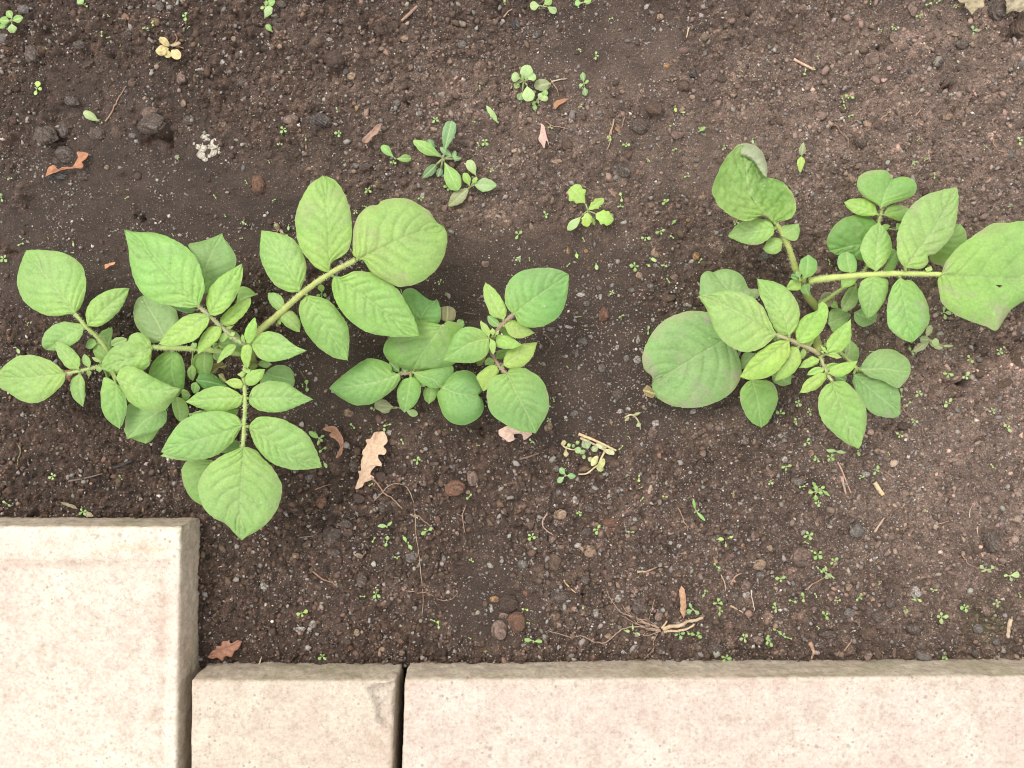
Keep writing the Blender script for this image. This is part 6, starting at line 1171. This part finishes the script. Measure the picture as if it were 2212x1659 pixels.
dead("flat greyish dead leaf piece under the small weed by the big slab", 'B0', "520,1238", "672,1300", "570,1245 640,1270", "560,1270 620,1290", "", (.22,.185,.125), 2, 0)
dead("pale green-tan dead leaf scrap touching the big slab's edge", 'B0', "745,1340", "815,1362", "755,1320 790,1335", "745,1362 780,1370", "", (.36,.30,.20), 2, 0)
dead("tiny orange dead leaf with a side lobe on the dark soil inside the left plant", 'T4', "905,668", "998,602", "905,630 935,622 960,612", "925,655 950,635 980,630", "", (.50,.25,.14), 2, 1, crinkle=.0004)
dead("withered blotchy tan leaf hanging in at the top right, left one of two", 'T3', "1740,-90", "1775,118", "1650,-20 1640,5 1700,30 1695,60 1750,85", "1880,-20 1862,20 1855,70 1830,68 1800,88", "", (.34,.29,.19), 9, -3, crinkle=.003)
dead("withered blotchy tan leaf hanging in at the top right corner of the frame", 'T3', "2160,-90", "2065,118", "2050,-20 2048,30 2058,80", "2300,-20 2260,60 2180,105 2120,95", "", (.30,.26,.18), 11, -3, crinkle=.004)
dead("small pinkish dead scrap on soil beneath the left stalks of the left plant", 'T4', "560,1540", "600,1640", "535,1530 550,1590", "625,1540 620,1600", "", (.24,.12,.085), 2, 0)

# dried yellow weed, withered heaps
def wilt(label, tile, c, leaves, stems, col, name='withered_weed'):
    cx, cy = P_(tile, *c); og = (*U(cx, cy), gz(cx, cy)); root = thing(name, og, label, 'withered weed', 'withered weeds in the bed'); k = TILES[tile][2]
    for pts, r in stems:
        strandP('stem', '', '', [P_(tile, *map(float, q.split(','))) for q in pts.split()], r, col[1], .0012, .6, parent=root, org=og, seed=len(pts), kink=.6)
    for q in leaves:
        b = P_(tile, q[0], q[1]); t = P_(tile, q[2], q[3]); g0 = gz(*b) + .0015; g1 = gz(*t) + .0018
        cl = q[5] if len(q) > 5 else col[0]
        V, F, C = small_leaf(*b, *t, q[4] / k * 1.3, g0 + .001, g1 + .0025, tuple(np.array(cl) * random.uniform(.85, 1.12)), .5, .5, seed=q[0] % 97, crinkle=.0012, fold=random.uniform(-.3, .4))
        new_mesh('leaf', V, [F], M_DRY, root, og, C)
YT = (.46, .36, .18)
wilt("dried yellow weed with papery crumpled leaves near the top left", 'T0', (1468, 408), [(1465,400,1380,320,50),(1460,420,1348,452,70),(1455,435,1440,498,55),(1480,430,1558,507,66),(1475,395,1560,370,24,(.30,.19,.12)),(1400,430,1420,470,40)],
     [("1468,408 1520,400 1560,370", .0006), ("1468,408 1530,410 1600,430", .0005), ("1520,400 1545,350 1530,310", .0004)], (YT, (.30,.16,.11)))
wilt("withered heap of yellowed and grey-green weeds under two straws, at centre right", 'B2', (660, 840), [
 (660,780,625,702,62,(.24,.30,.17)),(620,830,600,790,40,(.22,.30,.15)),(820,770,722,745,44,(.34,.36,.22)),(800,790,885,822,40,(.33,.37,.20)),(740,900,690,870,80,(.50,.46,.25)),(750,900,800,920,75,(.44,.46,.20)),
 (770,930,750,975,50,(.36,.40,.17)),(540,780,600,800,44,(.28,.38,.18)),(500,770,485,735,28,(.22,.34,.14)),(570,745,560,712,28,(.26,.36,.16)),(540,770,520,745,24,(.24,.36,.15)),(600,790,545,800,40,(.25,.34,.16)),(690,800,740,760,44,(.30,.33,.20)),(700,860,665,890,46,(.36,.36,.22)),(640,700,600,690,36,(.24,.33,.18)),(560,790,575,820,36,(.26,.38,.16)),(455,750,440,710,34,(.50,.40,.24)),(470,800,465,850,34,(.46,.38,.22)),(625,830,620,870,30,(.20,.27,.13))],
     [("425,728 450,760 500,782 560,790", .0006), ("810,780 780,830 755,880 740,910", .0009), ("740,915 690,950 640,990 570,998", .0007), ("470,760 465,800 470,850", .0005), ("740,920 760,960", .0004)], (YT, (.46,.36,.22)))
wilt("small drooping withered seedling right of the withered heap, under the dusty big leaf", 'B2', (1040, 490), [(1050,490,1105,470,22,(.28,.27,.15)),(1085,560,1102,590,34,(.32,.34,.20)),(1015,505,975,540,24,(.26,.19,.12))],
     [("970,510 1020,485 1060,505 1085,540 1095,570 1105,610", .0007), ("1020,490 1060,480 1105,468", .0005)], (YT, (.34,.30,.18)))
wilt("brown shrivelled seedling left of the topmost leaf of the left plant", 'T5', (205, 650), [(190,640,160,605,30,(.25,.22,.12)),(205,655,235,690,20,(.18,.12,.08))], [("165,600 200,625 205,650 190,700 250,690", .0005), ("205,650 180,670 150,665", .0004)], (YT, (.26,.15,.11)))
wilt("shrivelled thin weed below the dark clod left of the right plant's top", 'T2', (850, 1120), [(835,1200,825,1175,18,(.36,.36,.16))], [("875,1040 865,1100 840,1170 845,1230 815,1310", .0006), ("865,1100 850,1180", .0005)], (YT, (.30,.21,.14)))
# bird dropping
px, py = P_('T0', 1800, 1265); c0 = U(px, py); g0 = gz(px, py); v, f = S3; VV = []; FF = []; CC = []; off = 0; rng = np.random.default_rng(5)
for x, y, r in [(1790,1215,52),(1850,1250,48),(1840,1310,44),(1760,1280,38),(1745,1340,34),(1775,1370,30),(1880,1290,26),(1720,1275,20),(1770,1190,24),(1890,1320,16),(1685,1245,12),(1810,1350,20)]:
    p = P_('T0', x, y); c = U(*p); q = v * (1 + .35 * n3(v, 3.5, x)[:, None] + .2 * n3(v, 9, y)[:, None]) * np.array([1, 1, .045]) * r / 4 * S
    VV.append(q + np.array([c[0], c[1], gz(*p) + .0001])); FF.append(f + off); off += len(v)
    CC.append(np.where((n3(v, 6, x + 3) > .02)[:, None], np.array([.30, .27, .20]), np.array([.42, .40, .355])))
tag(new_mesh('bird_dropping', np.vstack(VV), np.vstack(FF), M_STONE, None, (c0[0], c0[1], g0), np.vstack(CC)), "white splattered bird dropping on the soil at upper left", 'bird dropping')
finish_labels()
